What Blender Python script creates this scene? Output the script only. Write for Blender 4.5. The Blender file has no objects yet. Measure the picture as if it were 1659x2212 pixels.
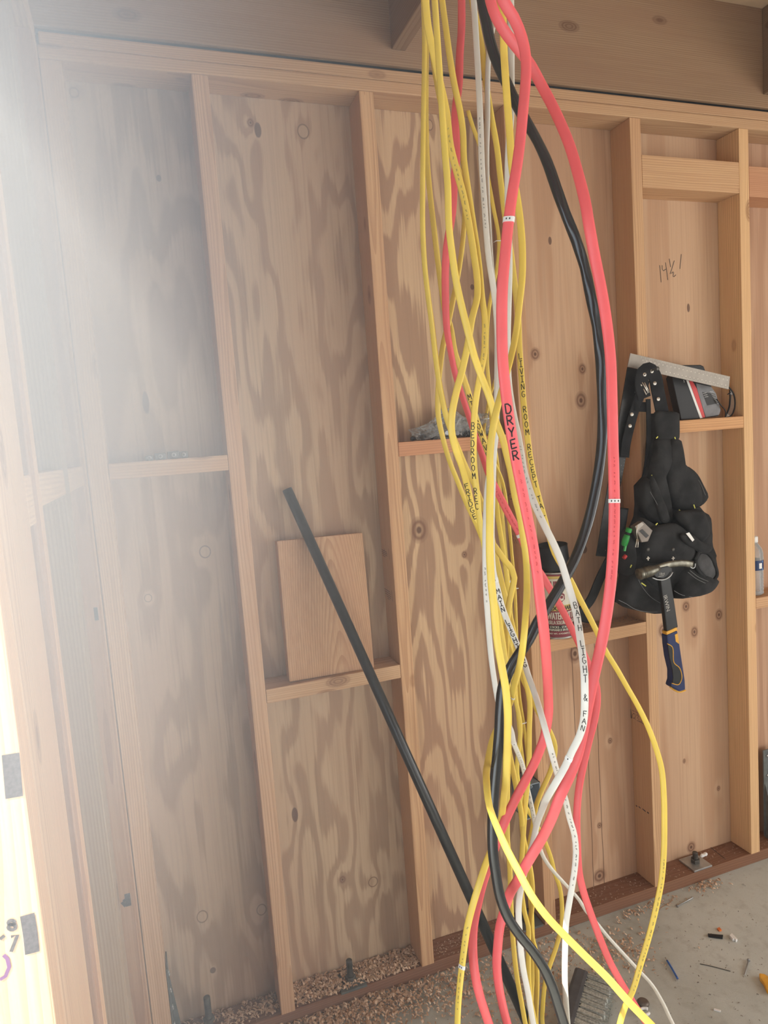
import bpy, bmesh, math, random
from mathutils import Vector, Matrix, noise as mnoise

random.seed(7)
SC = bpy.context.scene
COL = SC.collection

# ------------------------------------------------------------------ camera
F = 1491.0                                   # focal length in pixels of the 1659 x 2212 frame
CAM = Vector((-0.2378, -1.7185, 1.5418))
_r = Vector((0.0921, -0.3345, -0.0895))
_rot = Matrix.Rotation(_r.length, 3, _r.normalized())
_M = _rot @ Matrix(((1, 0, 0), (0, 0, -1), (0, 1, 0)))      # rows: right, down, forward
RIGHT, DOWN, FWD = Vector(_M[0]), Vector(_M[1]), Vector(_M[2])
cam = bpy.data.cameras.new('camera')
cam.sensor_fit = 'AUTO'; cam.sensor_width = 36.0; cam.lens = F / 2212.0 * 36.0
cam.clip_start = 0.02
cam_o = bpy.data.objects.new('camera', cam); COL.objects.link(cam_o)
mw = Matrix.Identity(4)
for i in range(3):
    mw[i][0] = RIGHT[i]; mw[i][1] = -DOWN[i]; mw[i][2] = -FWD[i]; mw[i][3] = CAM[i]
cam_o.matrix_world = mw
SC.camera = cam_o

# ------------------------------------------------------------------ exposure, sky, daylight
vs = SC.view_settings
vs.view_transform = 'Standard'; vs.look = 'None'; vs.gamma = 1.0; vs.use_curve_mapping = False
vs.exposure = 0.0
W = bpy.data.worlds.new('daylight_sky'); SC.world = W; W.use_nodes = True
_bg = W.node_tree.nodes['Background']
_bg.inputs[0].default_value = (0.86, 0.93, 1.0, 1); _bg.inputs[1].default_value = 0.75

def area(name, loc, rot, sx, sy, watts, col):
    l = bpy.data.lights.new(name, 'AREA'); l.shape = 'RECTANGLE'; l.size = sx; l.size_y = sy
    l.energy = watts; l.color = col
    o = bpy.data.objects.new(name, l); COL.objects.link(o); o.location = loc; o.rotation_euler = rot
    return o

sun = bpy.data.lights.new('sun', 'SUN'); sun.energy = 13.0; sun.angle = 0.01; sun.color = (1.0, 0.93, 0.80)
sun_o = bpy.data.objects.new('sun', sun); COL.objects.link(sun_o)
sun_o.rotation_euler = Vector((0.50, 0.24, -0.83)).to_track_quat('-Z', 'Y').to_euler()
# daylight through the wide garage opening behind the camera
area('garage_opening_daylight', (1.9, -4.55, 1.1), (math.radians(90), 0, 0), 2.6, 2.0, 30, (1.0, 0.97, 0.94))
area('side_opening_daylight', (3.40, -2.5, 1.05), (math.radians(90), 0, math.radians(90)), 2.4, 1.9, 72, (1.0, 0.96, 0.91))
# sky light through the side doorway
area('doorway_daylight', (-0.60, -1.60, 1.1), (math.radians(90), 0, math.radians(-90)), 0.85, 1.9, 16, (0.74, 0.87, 1.0))

# ------------------------------------------------------------------ pixel -> point on a plane
def ray(px, py):
    return RIGHT * ((px - 829.5) / F) + DOWN * ((py - 1106) / F) + FWD

def at(px, py, X=None, Y=None, Z=None):
    d = ray(px, py)
    if X is not None: s = (X - CAM.x) / d.x
    elif Y is not None: s = (Y - CAM.y) / d.y
    else: s = (Z - CAM.z) / d.z
    return CAM + d * s

# ------------------------------------------------------------------ materials
class N:
    def __init__(s, name):
        s.m = bpy.data.materials.new(name); s.m.use_nodes = True
        s.t = s.m.node_tree; s.n = s.t.nodes; s.bsdf = s.n['Principled BSDF']
    def new(s, t, **kw):
        x = s.n.new(t)
        for k, v in kw.items(): setattr(x, k, v)
        return x
    def put(s, sock, v):
        if isinstance(v, bpy.types.NodeSocket): s.t.links.new(v, sock)
        elif v is not None: sock.default_value = v
    def math(s, op, a, b=None, c=None, clamp=False):
        x = s.new('ShaderNodeMath', operation=op, use_clamp=clamp)
        s.put(x.inputs[0], a)
        if b is not None: s.put(x.inputs[1], b)
        if c is not None: s.put(x.inputs[2], c)
        return x.outputs[0]
    def mix(s, f, a, b, blend='MIX'):
        x = s.new('ShaderNodeMix', data_type='RGBA', blend_type=blend)
        s.put(x.inputs[0], f)
        for i, v in ((6, a), (7, b)):
            s.put(x.inputs[i], v if isinstance(v, bpy.types.NodeSocket) else (*v[:3], 1))
        return x.outputs[2]
    def xyz(s, a, b, c):
        x = s.new('ShaderNodeCombineXYZ')
        for i, v in enumerate((a, b, c)): s.put(x.inputs[i], v)
        return x.outputs[0]
    def noise(s, vec, scale=1.0, detail=2.0, rough=0.5, dist=0.0):
        x = s.new('ShaderNodeTexNoise'); s.put(x.inputs['Vector'], vec)
        x.inputs['Scale'].default_value = scale; x.inputs['Detail'].default_value = detail
        x.inputs['Roughness'].default_value = rough; x.inputs['Distortion'].default_value = dist
        return x.outputs['Fac']
    def smooth(s, v, lo, hi, a=0.0, b=1.0):
        x = s.new('ShaderNodeMapRange', interpolation_type='SMOOTHSTEP')
        s.put(x.inputs[0], v)
        for i, q in ((1, lo), (2, hi), (3, a), (4, b)): x.inputs[i].default_value = q
        return x.outputs[0]
    def coords(s, kind='Object'):
        return s.new('ShaderNodeTexCoord').outputs[kind]
    def split(s, v):
        x = s.new('ShaderNodeSeparateXYZ'); s.put(x.inputs[0], v); return x.outputs
    def bump(s, h, strength=0.3, dist=0.002):
        b = s.new('ShaderNodeBump'); s.put(b.inputs['Height'], h)
        b.inputs['Strength'].default_value = strength; b.inputs['Distance'].default_value = dist
        s.put(s.bsdf.inputs['Normal'], b.outputs[0])
    def out(s, col, rough=0.7, metal=0.0, spec=0.3):
        s.put(s.bsdf.inputs['Base Color'], col if isinstance(col, bpy.types.NodeSocket) else (*col[:3], 1))
        s.put(s.bsdf.inputs['Roughness'], rough); s.put(s.bsdf.inputs['Metallic'], metal)
        s.bsdf.inputs['Specular IOR Level'].default_value = spec
        return s.m

def plain(name, col, rough=0.6, metal=0.0, spec=0.3, var=0.12, scale=40.0, bump=0.0):
    n = N(name)
    f = n.noise(n.coords(), scale, 3.0)
    c = n.mix(n.smooth(f, 0.3, 0.7), [v * (1 - var) for v in col], [min(1, v * (1 + var)) for v in col])
    if bump: n.bump(f, bump, 0.001)
    return n.out(c, rough, metal, spec)

def wood(name, axis):
    """dimensional lumber, grain along one local axis, tinted by the object's own colour"""
    n = N(name)
    info = n.new('ShaderNodeObjectInfo')
    rnd = n.math('MULTIPLY', info.outputs['Random'], 37.0)
    x, y, z = n.split(n.coords())
    L, A, B = {'x': (x, y, z), 'y': (y, x, z), 'z': (z, x, y)}[axis]
    Ls = n.math('ADD', L, rnd)
    wob = n.noise(n.xyz(n.math('MULTIPLY', A, 9.0), n.math('MULTIPLY', B, 9.0), n.math('MULTIPLY', Ls, 1.3)), 1.0, 2.0)
    # growth rings around a pith set off to one side
    pa = n.math('ADD', A, n.math('MULTIPLY', n.math('SUBTRACT', info.outputs['Random'], 0.5), 0.10))
    pb = n.math('ADD', B, 0.065)
    r = n.math('SQRT', n.math('ADD', n.math('MULTIPLY', pa, pa), n.math('MULTIPLY', pb, pb)))
    r = n.math('ADD', r, n.math('MULTIPLY', wob, 0.030))
    ring = n.math('FRACT', n.math('MULTIPLY', r, 190.0))
    ring = n.smooth(ring, 0.30, 0.96)
    fine = n.noise(n.xyz(n.math('MULTIPLY', A, 260.0), n.math('MULTIPLY', B, 260.0), n.math('MULTIPLY', Ls, 5.0)), 1.0, 3.0)
    broad = n.noise(n.xyz(n.math('MULTIPLY', A, 14.0), n.math('MULTIPLY', B, 14.0), n.math('MULTIPLY', Ls, 1.6)), 1.0, 2.0)
    c = n.mix(n.math('MULTIPLY', ring, 0.62), (0.60, 0.43, 0.28), (0.40, 0.245, 0.145))
    c = n.mix(n.smooth(fine, 0.35, 0.75, 0.0, 0.35), c, (0.36, 0.215, 0.125))
    c = n.mix(n.smooth(broad, 0.40, 0.72, 0.0, 0.45), c, (0.50, 0.31, 0.20))
    vor = n.new('ShaderNodeTexVoronoi'); vor.inputs['Scale'].default_value = 1.0
    n.put(vor.inputs['Vector'], n.xyz(n.math('MULTIPLY', A, 9.0), n.math('MULTIPLY', B, 9.0), n.math('MULTIPLY', Ls, 4.2)))
    d = vor.outputs['Distance']
    rings = n.math('MULTIPLY_ADD', n.math('SINE', n.math('MULTIPLY', d, 150.0)), 0.25, 0.75)
    k = n.math('MULTIPLY', n.smooth(d, 0.10, 0.17, 1.0, 0.0), rings)
    c = n.mix(n.math('MULTIPLY', k, 0.75), c, (0.20, 0.095, 0.05))
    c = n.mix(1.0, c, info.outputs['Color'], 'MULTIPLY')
    n.bump(n.math('ADD', ring, fine), 0.15, 0.0008)
    return n.out(c, 0.72, 0, 0.25)

WX, WY, WZ = wood('bare_lumber_grain_x', 'x'), wood('bare_lumber_grain_y', 'y'), wood('bare_lumber_grain_z', 'z')

def plywood(name, light, dark, seed, fx=5.5, fz=0.75, bands=5.0, knots=(), lo=-0.6, hi=0.7, grooves=(), slope=0.0):
    """rotary-cut plywood: contour bands of a stretched noise field, with knots that push the field aside.
    knots: (x, z, half width, half height, kind); kind r = pale ring plug, k = brown knot, d = dark patch"""
    n = N(name)
    x, y, z = n.split(n.coords())
    f = n.noise(n.xyz(n.math('MULTIPLY', x, fx), float(seed), n.math('MULTIPLY', z, fz)), 1.0, 2.0, 0.45)
    f2 = n.noise(n.xyz(n.math('MULTIPLY', x, 150.0), float(seed) + 3, n.math('MULTIPLY', z, 2.4)), 1.0, 3.0)
    f3 = n.noise(n.xyz(n.math('MULTIPLY', x, 26.0), float(seed) + 9, n.math('MULTIPLY', z, 1.9)), 1.0, 2.0)
    field = n.math('ADD', n.math('MULTIPLY', f, 1.0), n.math('MULTIPLY', f2, 0.065))
    field = n.math('ADD', field, n.math('MULTIPLY', f3, 0.10))
    if slope: field = n.math('ADD', field, n.math('MULTIPLY', z, slope))
    dd = []
    for kx, kz, a, b, kind in knots:
        u = n.math('DIVIDE', n.math('SUBTRACT', x, kx), a); v = n.math('DIVIDE', n.math('SUBTRACT', z, kz), b)
        q = n.math('ADD', n.math('MULTIPLY', u, u), n.math('MULTIPLY', v, v))
        dd.append((q, kind))
        g = n.math('EXPONENT', n.math('MULTIPLY', q, -0.15))
        field = n.math('ADD', field, n.math('MULTIPLY', g, 0.09 if kind != 'd' else 0.03))
    s = n.math('SINE', n.math('MULTIPLY', field, 2 * math.pi * bands))
    band = n.smooth(s, lo, hi)
    c = n.mix(band, light, dark)
    c = n.mix(n.smooth(f2, 0.42, 0.75, 0.0, 0.32), c, [v * 0.62 for v in dark])
    wide = n.noise(n.xyz(n.math('MULTIPLY', x, 3.0), float(seed) + 20, n.math('MULTIPLY', z, 1.1)), 1.0, 2.0)
    c = n.mix(n.smooth(wide, 0.35, 0.7, 0.0, 0.35), c, (0.42, 0.235, 0.15))
    for q, kind in dd:
        if kind == 'k':
            w = n.math('MULTIPLY_ADD', n.math('SINE', n.math('MULTIPLY', n.math('SQRT', q), 13.0)), 0.22, 0.62)
            c = n.mix(n.math('MULTIPLY', n.smooth(q, 0.55, 1.2, 1.0, 0.0), w), c, (0.16, 0.075, 0.045))
            c = n.mix(n.smooth(q, 0.02, 0.10, 0.6, 0.0), c, (0.07, 0.035, 0.025))
        elif kind == 'r':
            inner = n.math('SUBTRACT', n.smooth(q, 0.95, 1.25, 1.0, 0.0), n.smooth(q, 0.60, 0.85, 1.0, 0.0))
            c = n.mix(n.math('MULTIPLY', n.smooth(q, 0.7, 1.0, 1.0, 0.0), 0.35), c, light)
            c = n.mix(n.math('MULTIPLY', inner, 0.75), c, (0.14, 0.08, 0.055))
        else:
            c = n.mix(n.smooth(q, 0.7, 1.15, 0.85, 0.0), c, (0.115, 0.062, 0.045))
    for gx in grooves:
        wv = n.math('MULTIPLY_ADD', n.noise(n.xyz(0.0, gx * 40, n.math('MULTIPLY', z, 5.0)), 1.0, 3.0), 0.010, gx - 0.005)
        gd = n.math('ABSOLUTE', n.math('SUBTRACT', x, wv))
        c = n.mix(n.math('MULTIPLY', n.smooth(gd, 0.0006, 0.0022, 0.75, 0.0), n.smooth(z, 0.80, 1.0, 1.0, 0.0)), c, (0.07, 0.035, 0.025))
    n.bump(n.math('ADD', f2, band), 0.10, 0.0008)
    return n.out(c, 0.75, 0, 0.2)

def fabric(name, col):
    n = N(name)
    co = n.coords()
    a = n.noise(co, 900.0, 2.0); b = n.noise(co, 18.0, 3.0)
    c = n.mix(n.smooth(b, 0.3, 0.75), [v * 0.75 for v in col], [v * 1.7 for v in col])
    c = n.mix(n.smooth(a, 0.45, 0.8, 0, 0.3), c, [v * 2.5 for v in col])
    n.bump(n.math('ADD', n.math('MULTIPLY', b, 3.0), a), 0.35, 0.002)
    return n.out(c, 0.92, 0, 0.15)

def concrete():
    n = N('concrete_slab')
    co = n.coords()
    a = n.noise(co, 2.2, 5.0, 0.62, 0.4); b = n.noise(co, 26.0, 4.0, 0.6); d = n.noise(co, 340.0, 2.0)
    c = n.mix(n.smooth(a, 0.30, 0.70), (0.385, 0.40, 0.365), (0.555, 0.58, 0.545))
    c = n.mix(n.smooth(b, 0.48, 0.75, 0, 0.5), c, (0.335, 0.325, 0.29))
    c = n.mix(n.smooth(d, 0.55, 0.75, 0, 0.3), c, (0.30, 0.285, 0.26))
    n.bump(n.math('ADD', d, b), 0.25, 0.001)
    return n.out(c, 0.6, 0, 0.35)

def shavings(name, a, b):
    n = N(name)
    r = n.new('ShaderNodeNewGeometry').outputs['Random Per Island']
    return n.out(n.mix(r, a, b), 0.8, 0, 0.15)

def clear(name, tint=(0.9, 0.92, 0.93), amount=0.75):
    n = N(name)
    tr = n.new('ShaderNodeBsdfTransparent'); tr.inputs[0].default_value = (*tint, 1)
    fr = n.new('ShaderNodeFresnel'); fr.inputs[0].default_value = 1.45
    gl = n.new('ShaderNodeBsdfPrincipled'); gl.inputs['Base Color'].default_value = (0.75, 0.76, 0.76, 1)
    gl.inputs['Roughness'].default_value = 0.12
    mx = n.new('ShaderNodeMixShader')
    n.put(mx.inputs[0], n.math('ADD', n.math('MULTIPLY', fr.outputs[0], 1.2), 1 - amount, clamp=True))
    n.t.links.new(tr.outputs[0], mx.inputs[1]); n.t.links.new(gl.outputs[0], mx.inputs[2])
    n.t.links.new(mx.outputs[0], n.n['Material Output'].inputs[0])
    return n.m

M = dict(
    yellow=plain('yellow_cable_jacket', (0.81, 0.60, 0.10), 0.42, spec=0.4, var=0.05, scale=15),
    white=plain('white_cable_jacket', (0.72, 0.71, 0.65), 0.42, spec=0.4, var=0.04, scale=15),
    red=plain('red_cable_jacket', (0.82, 0.125, 0.135), 0.40, spec=0.4, var=0.05, scale=15),
    black=plain('black_cable_jacket', (0.012, 0.013, 0.014), 0.22, spec=0.6, var=0.2, scale=15),
    pipe=plain('black_plastic_pipe', (0.013, 0.015, 0.015), 0.33, spec=0.5, var=0.2),
    ink=plain('black_marker_ink', (0.015, 0.012, 0.012), 0.7, var=0.1),
    stampink=plain('faded_stamp_ink', (0.06, 0.05, 0.05), 0.8, var=0.4, scale=300),
    pencil=plain('pencil_line', (0.10, 0.075, 0.06), 0.8, var=0.3, scale=300),
    print=plain('grey_jacket_print', (0.10, 0.10, 0.10), 0.7),
    redprint=plain('dull_red_jacket_print', (0.42, 0.035, 0.04), 0.6),
    steel=plain('galvanised_steel', (0.42, 0.43, 0.43), 0.42, 0.75, var=0.15),
    darksteel=plain('weathered_dark_steel', (0.10, 0.095, 0.085), 0.5, 0.6, var=0.3),
    bracket=plain('dull_grey_green_bracket', (0.13, 0.14, 0.135), 0.55, 0.3, var=0.15),
    square=plain('brushed_square_steel', (0.30, 0.27, 0.235), 0.5, 0.3, var=0.08),
    blade=plain('square_blade_dark_reflection', (0.022, 0.021, 0.02), 0.45, 0.3, var=0.3),  # the blade's dark reflection is put into this colour
    tick=plain('pale_ruler_marks', (0.75, 0.70, 0.62), 0.6),
    cloth=fabric('black_canvas', (0.021, 0.021, 0.0215)),
    lining=fabric('grey_pouch_lining', (0.060, 0.060, 0.062)),
    strap=fabric('black_webbing', (0.014, 0.014, 0.015)),
    mark=plain('pale_grey_marking', (0.42, 0.40, 0.36), 0.6),
    thread=plain('grey_stitching', (0.16, 0.16, 0.16), 0.9),
    tack=plain('yellow_bar_tack', (0.62, 0.60, 0.12), 0.8),
    rivet=plain('brass_nickel_rivet', (0.62, 0.58, 0.52), 0.28, 0.8),
    paper=plain('white_paper', (0.78, 0.78, 0.76), 0.8, var=0.03),
    green=plain('green_plastic', (0.03, 0.30, 0.06), 0.4),
    redpl=plain('red_plastic', (0.45, 0.03, 0.03), 0.4),
    orange=plain('orange_plastic', (0.72, 0.20, 0.05), 0.5),
    blackpl=plain('black_plastic', (0.011, 0.011, 0.012), 0.5, spec=0.3, var=0.2),
    greypl=plain('grey_plastic', (0.17, 0.17, 0.18), 0.5),
    tapebody=plain('worn_brown_grey_case', (0.15, 0.125, 0.105), 0.45, 0.3),
    barsteel=plain('black_painted_bar', (0.010, 0.010, 0.010), 0.4, 0.2, var=0.3),
    hammersteel=plain('worn_hammer_steel', (0.155, 0.145, 0.115), 0.36, 0.8, var=0.35, scale=60),
    navy=plain('navy_rubber_grip', (0.012, 0.022, 0.085), 0.6),
    amber=plain('amber_rubber_trim', (0.70, 0.36, 0.04), 0.55),
    boxblue=plain('blue_grey_outlet_box', (0.22, 0.26, 0.29), 0.45),
    tin=plain('bare_tin_rim', (0.45, 0.44, 0.42), 0.35, 0.7),
    maroon=plain('maroon_label', (0.205, 0.032, 0.045), 0.45, var=0.05),
    cream=plain('cream_label', (0.62, 0.59, 0.49), 0.5, var=0.04),
    gold=plain('yellow_label_band', (0.60, 0.46, 0.13), 0.5, var=0.04),
    labelblack=plain('black_label_band', (0.018, 0.016, 0.016), 0.5),
    labelred=plain('bright_red_stripe', (0.60, 0.06, 0.06), 0.5, var=0.04),
    navylabel=plain('navy_bottle_label', (0.015, 0.035, 0.11), 0.45),
    sky=plain('light_blue_label_patch', (0.12, 0.27, 0.50), 0.5),
    bristle=plain('grey_bristles', (0.44, 0.46, 0.43), 0.8, var=0.25, scale=200),
    brushback=plain('dark_grey_brush_back', (0.085, 0.085, 0.09), 0.6),
    bluewire=plain('blue_wire_insulation', (0.03, 0.12, 0.42), 0.45),
    gapstrip=plain('black_gap_strip', (0.008, 0.009, 0.010), 0.9),
    bag=clear('clear_poly_bag', (0.93, 0.94, 0.94), 0.86),
    bottle=clear('clear_bottle_plastic', (0.88, 0.91, 0.93), 0.80),
    lens=clear('clear_lens', (0.93, 0.93, 0.92), 0.9),
    chips=shavings('pale_wood_shavings', (0.74, 0.56, 0.41), (0.44, 0.27, 0.17)),
    dust=shavings('fine_pale_sawdust', (0.62, 0.47, 0.33), (0.30, 0.19, 0.13)),
    rubble=shavings('floor_grit', (0.40, 0.35, 0.28), (0.12, 0.10, 0.09)),
    concrete=concrete(),
    siding=plain('outside_sheathing', (0.36, 0.27, 0.19), 0.8),
)

# ------------------------------------------------------------------ object helpers
ORG = {}

def tag(o, label=None, cat=None, group=None, kind=None):
    if label: o['label'] = label
    if cat: o['category'] = cat
    if group: o['group'] = group
    if kind: o['kind'] = kind
    return o

class G:
    """collects shapes in world coordinates; build() links them as ONE mesh object"""
    def __init__(s): s.v = []; s.f = []; s.mi = []; s.sm = []
    def add(s, vs, fs, mi=0, smooth=False):
        b = len(s.v); s.v += [Vector(p) for p in vs]
        for f in fs: s.f.append([b + i for i in f]); s.mi.append(mi); s.sm.append(smooth)
    def bm(s, bm, mi=0, smooth=False, mat=None):
        if mat is not None: bm.transform(mat)
        bm.verts.index_update()
        s.add([v.co.copy() for v in bm.verts], [[v.index for v in f.verts] for f in bm.faces], mi, smooth); bm.free()
    def box(s, x0, x1, y0, y1, z0, z1, bevel=0.0, mi=0, mat=None):
        bm = bmesh.new(); bmesh.ops.create_cube(bm, size=1.0)
        for v in bm.verts:
            v.co = Vector(((x0 + x1) / 2 + v.co.x * (x1 - x0), (y0 + y1) / 2 + v.co.y * (y1 - y0), (z0 + z1) / 2 + v.co.z * (z1 - z0)))
        if bevel: bmesh.ops.bevel(bm, geom=bm.edges[:], offset=bevel, segments=2, profile=0.6, affect='EDGES')
        s.bm(bm, mi, False, mat)
    def tube(s, pts, r, seg=10, mi=0, caps=True, smooth=True):
        pts = [Vector(p) for p in pts]; n = len(pts); ring = []
        rr = r if isinstance(r, (list, tuple)) else [r] * n
        up = None
        for i, p in enumerate(pts):
            t = (pts[min(i + 1, n - 1)] - pts[max(i - 1, 0)]).normalized()
            if up is None: up = t.orthogonal().normalized()
            up = (up - t * up.dot(t)).normalized(); w = t.cross(up)
            ring += [p + (up * math.cos(2 * math.pi * k / seg) + w * math.sin(2 * math.pi * k / seg)) * rr[i] for k in range(seg)]
        fs = [[i * seg + k, i * seg + (k + 1) % seg, (i + 1) * seg + (k + 1) % seg, (i + 1) * seg + k] for i in range(n - 1) for k in range(seg)]
        s.add(ring, fs, mi, smooth)
        if caps:
            b = len(s.v) - n * seg
            s.f += [list(range(b + seg - 1, b - 1, -1)), list(range(b + (n - 1) * seg, b + n * seg))]; s.mi += [mi, mi]; s.sm += [False, False]
    def lathe(s, prof, c, axis=Vector((0, 0, 1)), seg=40, mi=0, smooth=True, close=True):
        axis = Vector(axis).normalized(); u = axis.orthogonal().normalized(); w = axis.cross(u); c = Vector(c)
        vs = [c + axis * h + (u * math.cos(2 * math.pi * k / seg) + w * math.sin(2 * math.pi * k / seg)) * r for r, h in prof for k in range(seg)]
        m = len(prof)
        s.add(vs, [[i * seg + k, i * seg + (k + 1) % seg, (i + 1) * seg + (k + 1) % seg, (i + 1) * seg + k] for i in range(m - 1) for k in range(seg)], mi, smooth)
        if close:
            b = len(s.v) - m * seg
            s.f += [list(range(b + seg - 1, b - 1, -1)), list(range(b + (m - 1) * seg, b + m * seg))]; s.mi += [mi, mi]; s.sm += [False, False]
    def slab(s, pts, d, mi=0, bevel=0.0):
        """polygon pts (world) extruded by vector d"""
        d = Vector(d); n = len(pts); bm = bmesh.new()
        a = [bm.verts.new(Vector(p)) for p in pts]; b = [bm.verts.new(Vector(p) + d) for p in pts]
        bm.faces.new(a[::-1]); bm.faces.new(b)
        for i in range(n): bm.faces.new((a[i], a[(i + 1) % n], b[(i + 1) % n], b[i]))
        bmesh.ops.recalc_face_normals(bm, faces=bm.faces[:])
        if bevel: bmesh.ops.bevel(bm, geom=bm.edges[:], offset=bevel, segments=2, profile=0.6, affect='EDGES')
        s.bm(bm, mi)
    def puff(s, pts, front, back, mi=0, rings=5, wrinkle=0.0, seed=0.0):
        """a stuffed shape: outline pts bulged towards -Y by front and towards +Y by back"""
        pts = smooth_loop(pts); n = len(pts); c = sum(pts, Vector()) / n
        vs = []; rows = []
        def row(k, sgn, amt):
            a = k / rings * math.pi / 2; sc = 1 - (k / rings) ** 1.6 if k < rings else 0.0
            r = []
            for p in pts:
                q = c + (p - c) * sc; q.y = q.y + sgn * amt * math.sin(a) ** 0.55 if a > 0 else q.y
                if wrinkle and k:
                    q.y += wrinkle * mnoise.noise(Vector((q.x * 22, q.z * 16, seed))) + wrinkle * 0.5 * mnoise.noise(Vector((q.x * 60, q.z * 30, seed + 5)))
                r.append(len(vs)); vs.append(q)
            return r
        base = row(0, -1, 0)
        fs = []
        for sgn, amt in ((-1, front), (1, back)):
            prev = base
            for k in range(1, rings):
                cur = row(k, sgn, amt)
                for i in range(n):
                    q = [prev[i], prev[(i + 1) % n], cur[(i + 1) % n], cur[i]]
                    fs.append(q if sgn < 0 else q[::-1])
                prev = cur
            tip = len(vs); vs.append(c + Vector((0, sgn * amt, 0)))
            for i in range(n):
                q = [prev[i], prev[(i + 1) % n], tip]; fs.append(q if sgn < 0 else q[::-1])
        s.add(vs, fs, mi, True)
    def ribbon(s, pts, nrm, w, lift=0.0004, mi=0):
        pts = [Vector(p) for p in pts]; nrm = Vector(nrm).normalized(); n = len(pts); vs = []
        for i, p in enumerate(pts):
            t = (pts[min(i + 1, n - 1)] - pts[max(i - 1, 0)])
            sd = nrm.cross(t).normalized() * (w / 2)
            vs += [p + sd + nrm * lift, p - sd + nrm * lift]
        s.add(vs, [[2 * i, 2 * i + 1, 2 * i + 3, 2 * i + 2] for i in range(n - 1)], mi)
    def build(s, name, mat, parent=None, origin=None):
        xs = [v.x for v in s.v]; ys = [v.y for v in s.v]; zs = [v.z for v in s.v]
        o0 = Vector(origin) if origin is not None else Vector(((min(xs) + max(xs)) / 2, (min(ys) + max(ys)) / 2, min(zs)))
        me = bpy.data.meshes.new(name)
        me.from_pydata([v - o0 for v in s.v], [], s.f)
        for m in (mat if isinstance(mat, (list, tuple)) else [mat]): me.materials.append(m)
        me.polygons.foreach_set('material_index', s.mi); me.polygons.foreach_set('use_smooth', s.sm)
        me.validate(); me.update()
        o = bpy.data.objects.new(name, me); COL.objects.link(o)
        if parent is not None:
            o.parent = parent; o.location = o0 - ORG[parent.name]
        else: o.location = o0
        ORG[o.name] = o0
        return o

def empty(name, loc, label, cat, group=None):
    o = bpy.data.objects.new(name, None); COL.objects.link(o); o.location = loc; o.empty_display_size = 0.05
    ORG[o.name] = Vector(loc)
    return tag(o, label, cat, group)

def smooth_loop(pts, sub=3):
    n = len(pts); out = []
    for i in range(n):
        p0, p1, p2, p3 = pts[i - 1], pts[i], pts[(i + 1) % n], pts[(i + 2) % n]
        for k in range(sub):
            t = k / sub
            out.append(cr(p0, p1, p2, p3, t, 0.5))
    return out

def cr(p0, p1, p2, p3, t, ten=0.5):
    m1 = (p2 - p0) * ten; m2 = (p3 - p1) * ten; t2 = t * t; t3 = t2 * t
    return p1 * (2 * t3 - 3 * t2 + 1) + m1 * (t3 - 2 * t2 + t) + p2 * (-2 * t3 + 3 * t2) + m2 * (t3 - t2)

def spline(pts, step=0.012):
    pts = [Vector(p) for p in pts]; n = len(pts); out = []
    for i in range(n - 1):
        p0 = pts[i - 1] if i else pts[0] * 2 - pts[1]
        p3 = pts[i + 2] if i + 2 < n else pts[-1] * 2 - pts[-2]
        d = (pts[i + 1] - pts[i]).length; k = max(1, int(d / step))
        # centripetal-like tangent scaling for uneven spacing
        a = d / max(1e-6, (pts[i] - p0).length); b = d / max(1e-6, (p3 - pts[i + 1]).length)
        q0 = pts[i] - (pts[i] - p0) * min(a, 2.5); q3 = pts[i + 1] + (p3 - pts[i + 1]) * min(b, 2.5)
        for j in range(k): out.append(cr(q0, pts[i], pts[i + 1], q3, j / k))
    out.append(pts[-1]); return out

def px_poly(pts, **kw): return [at(x, y, **kw) for x, y in pts]

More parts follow.
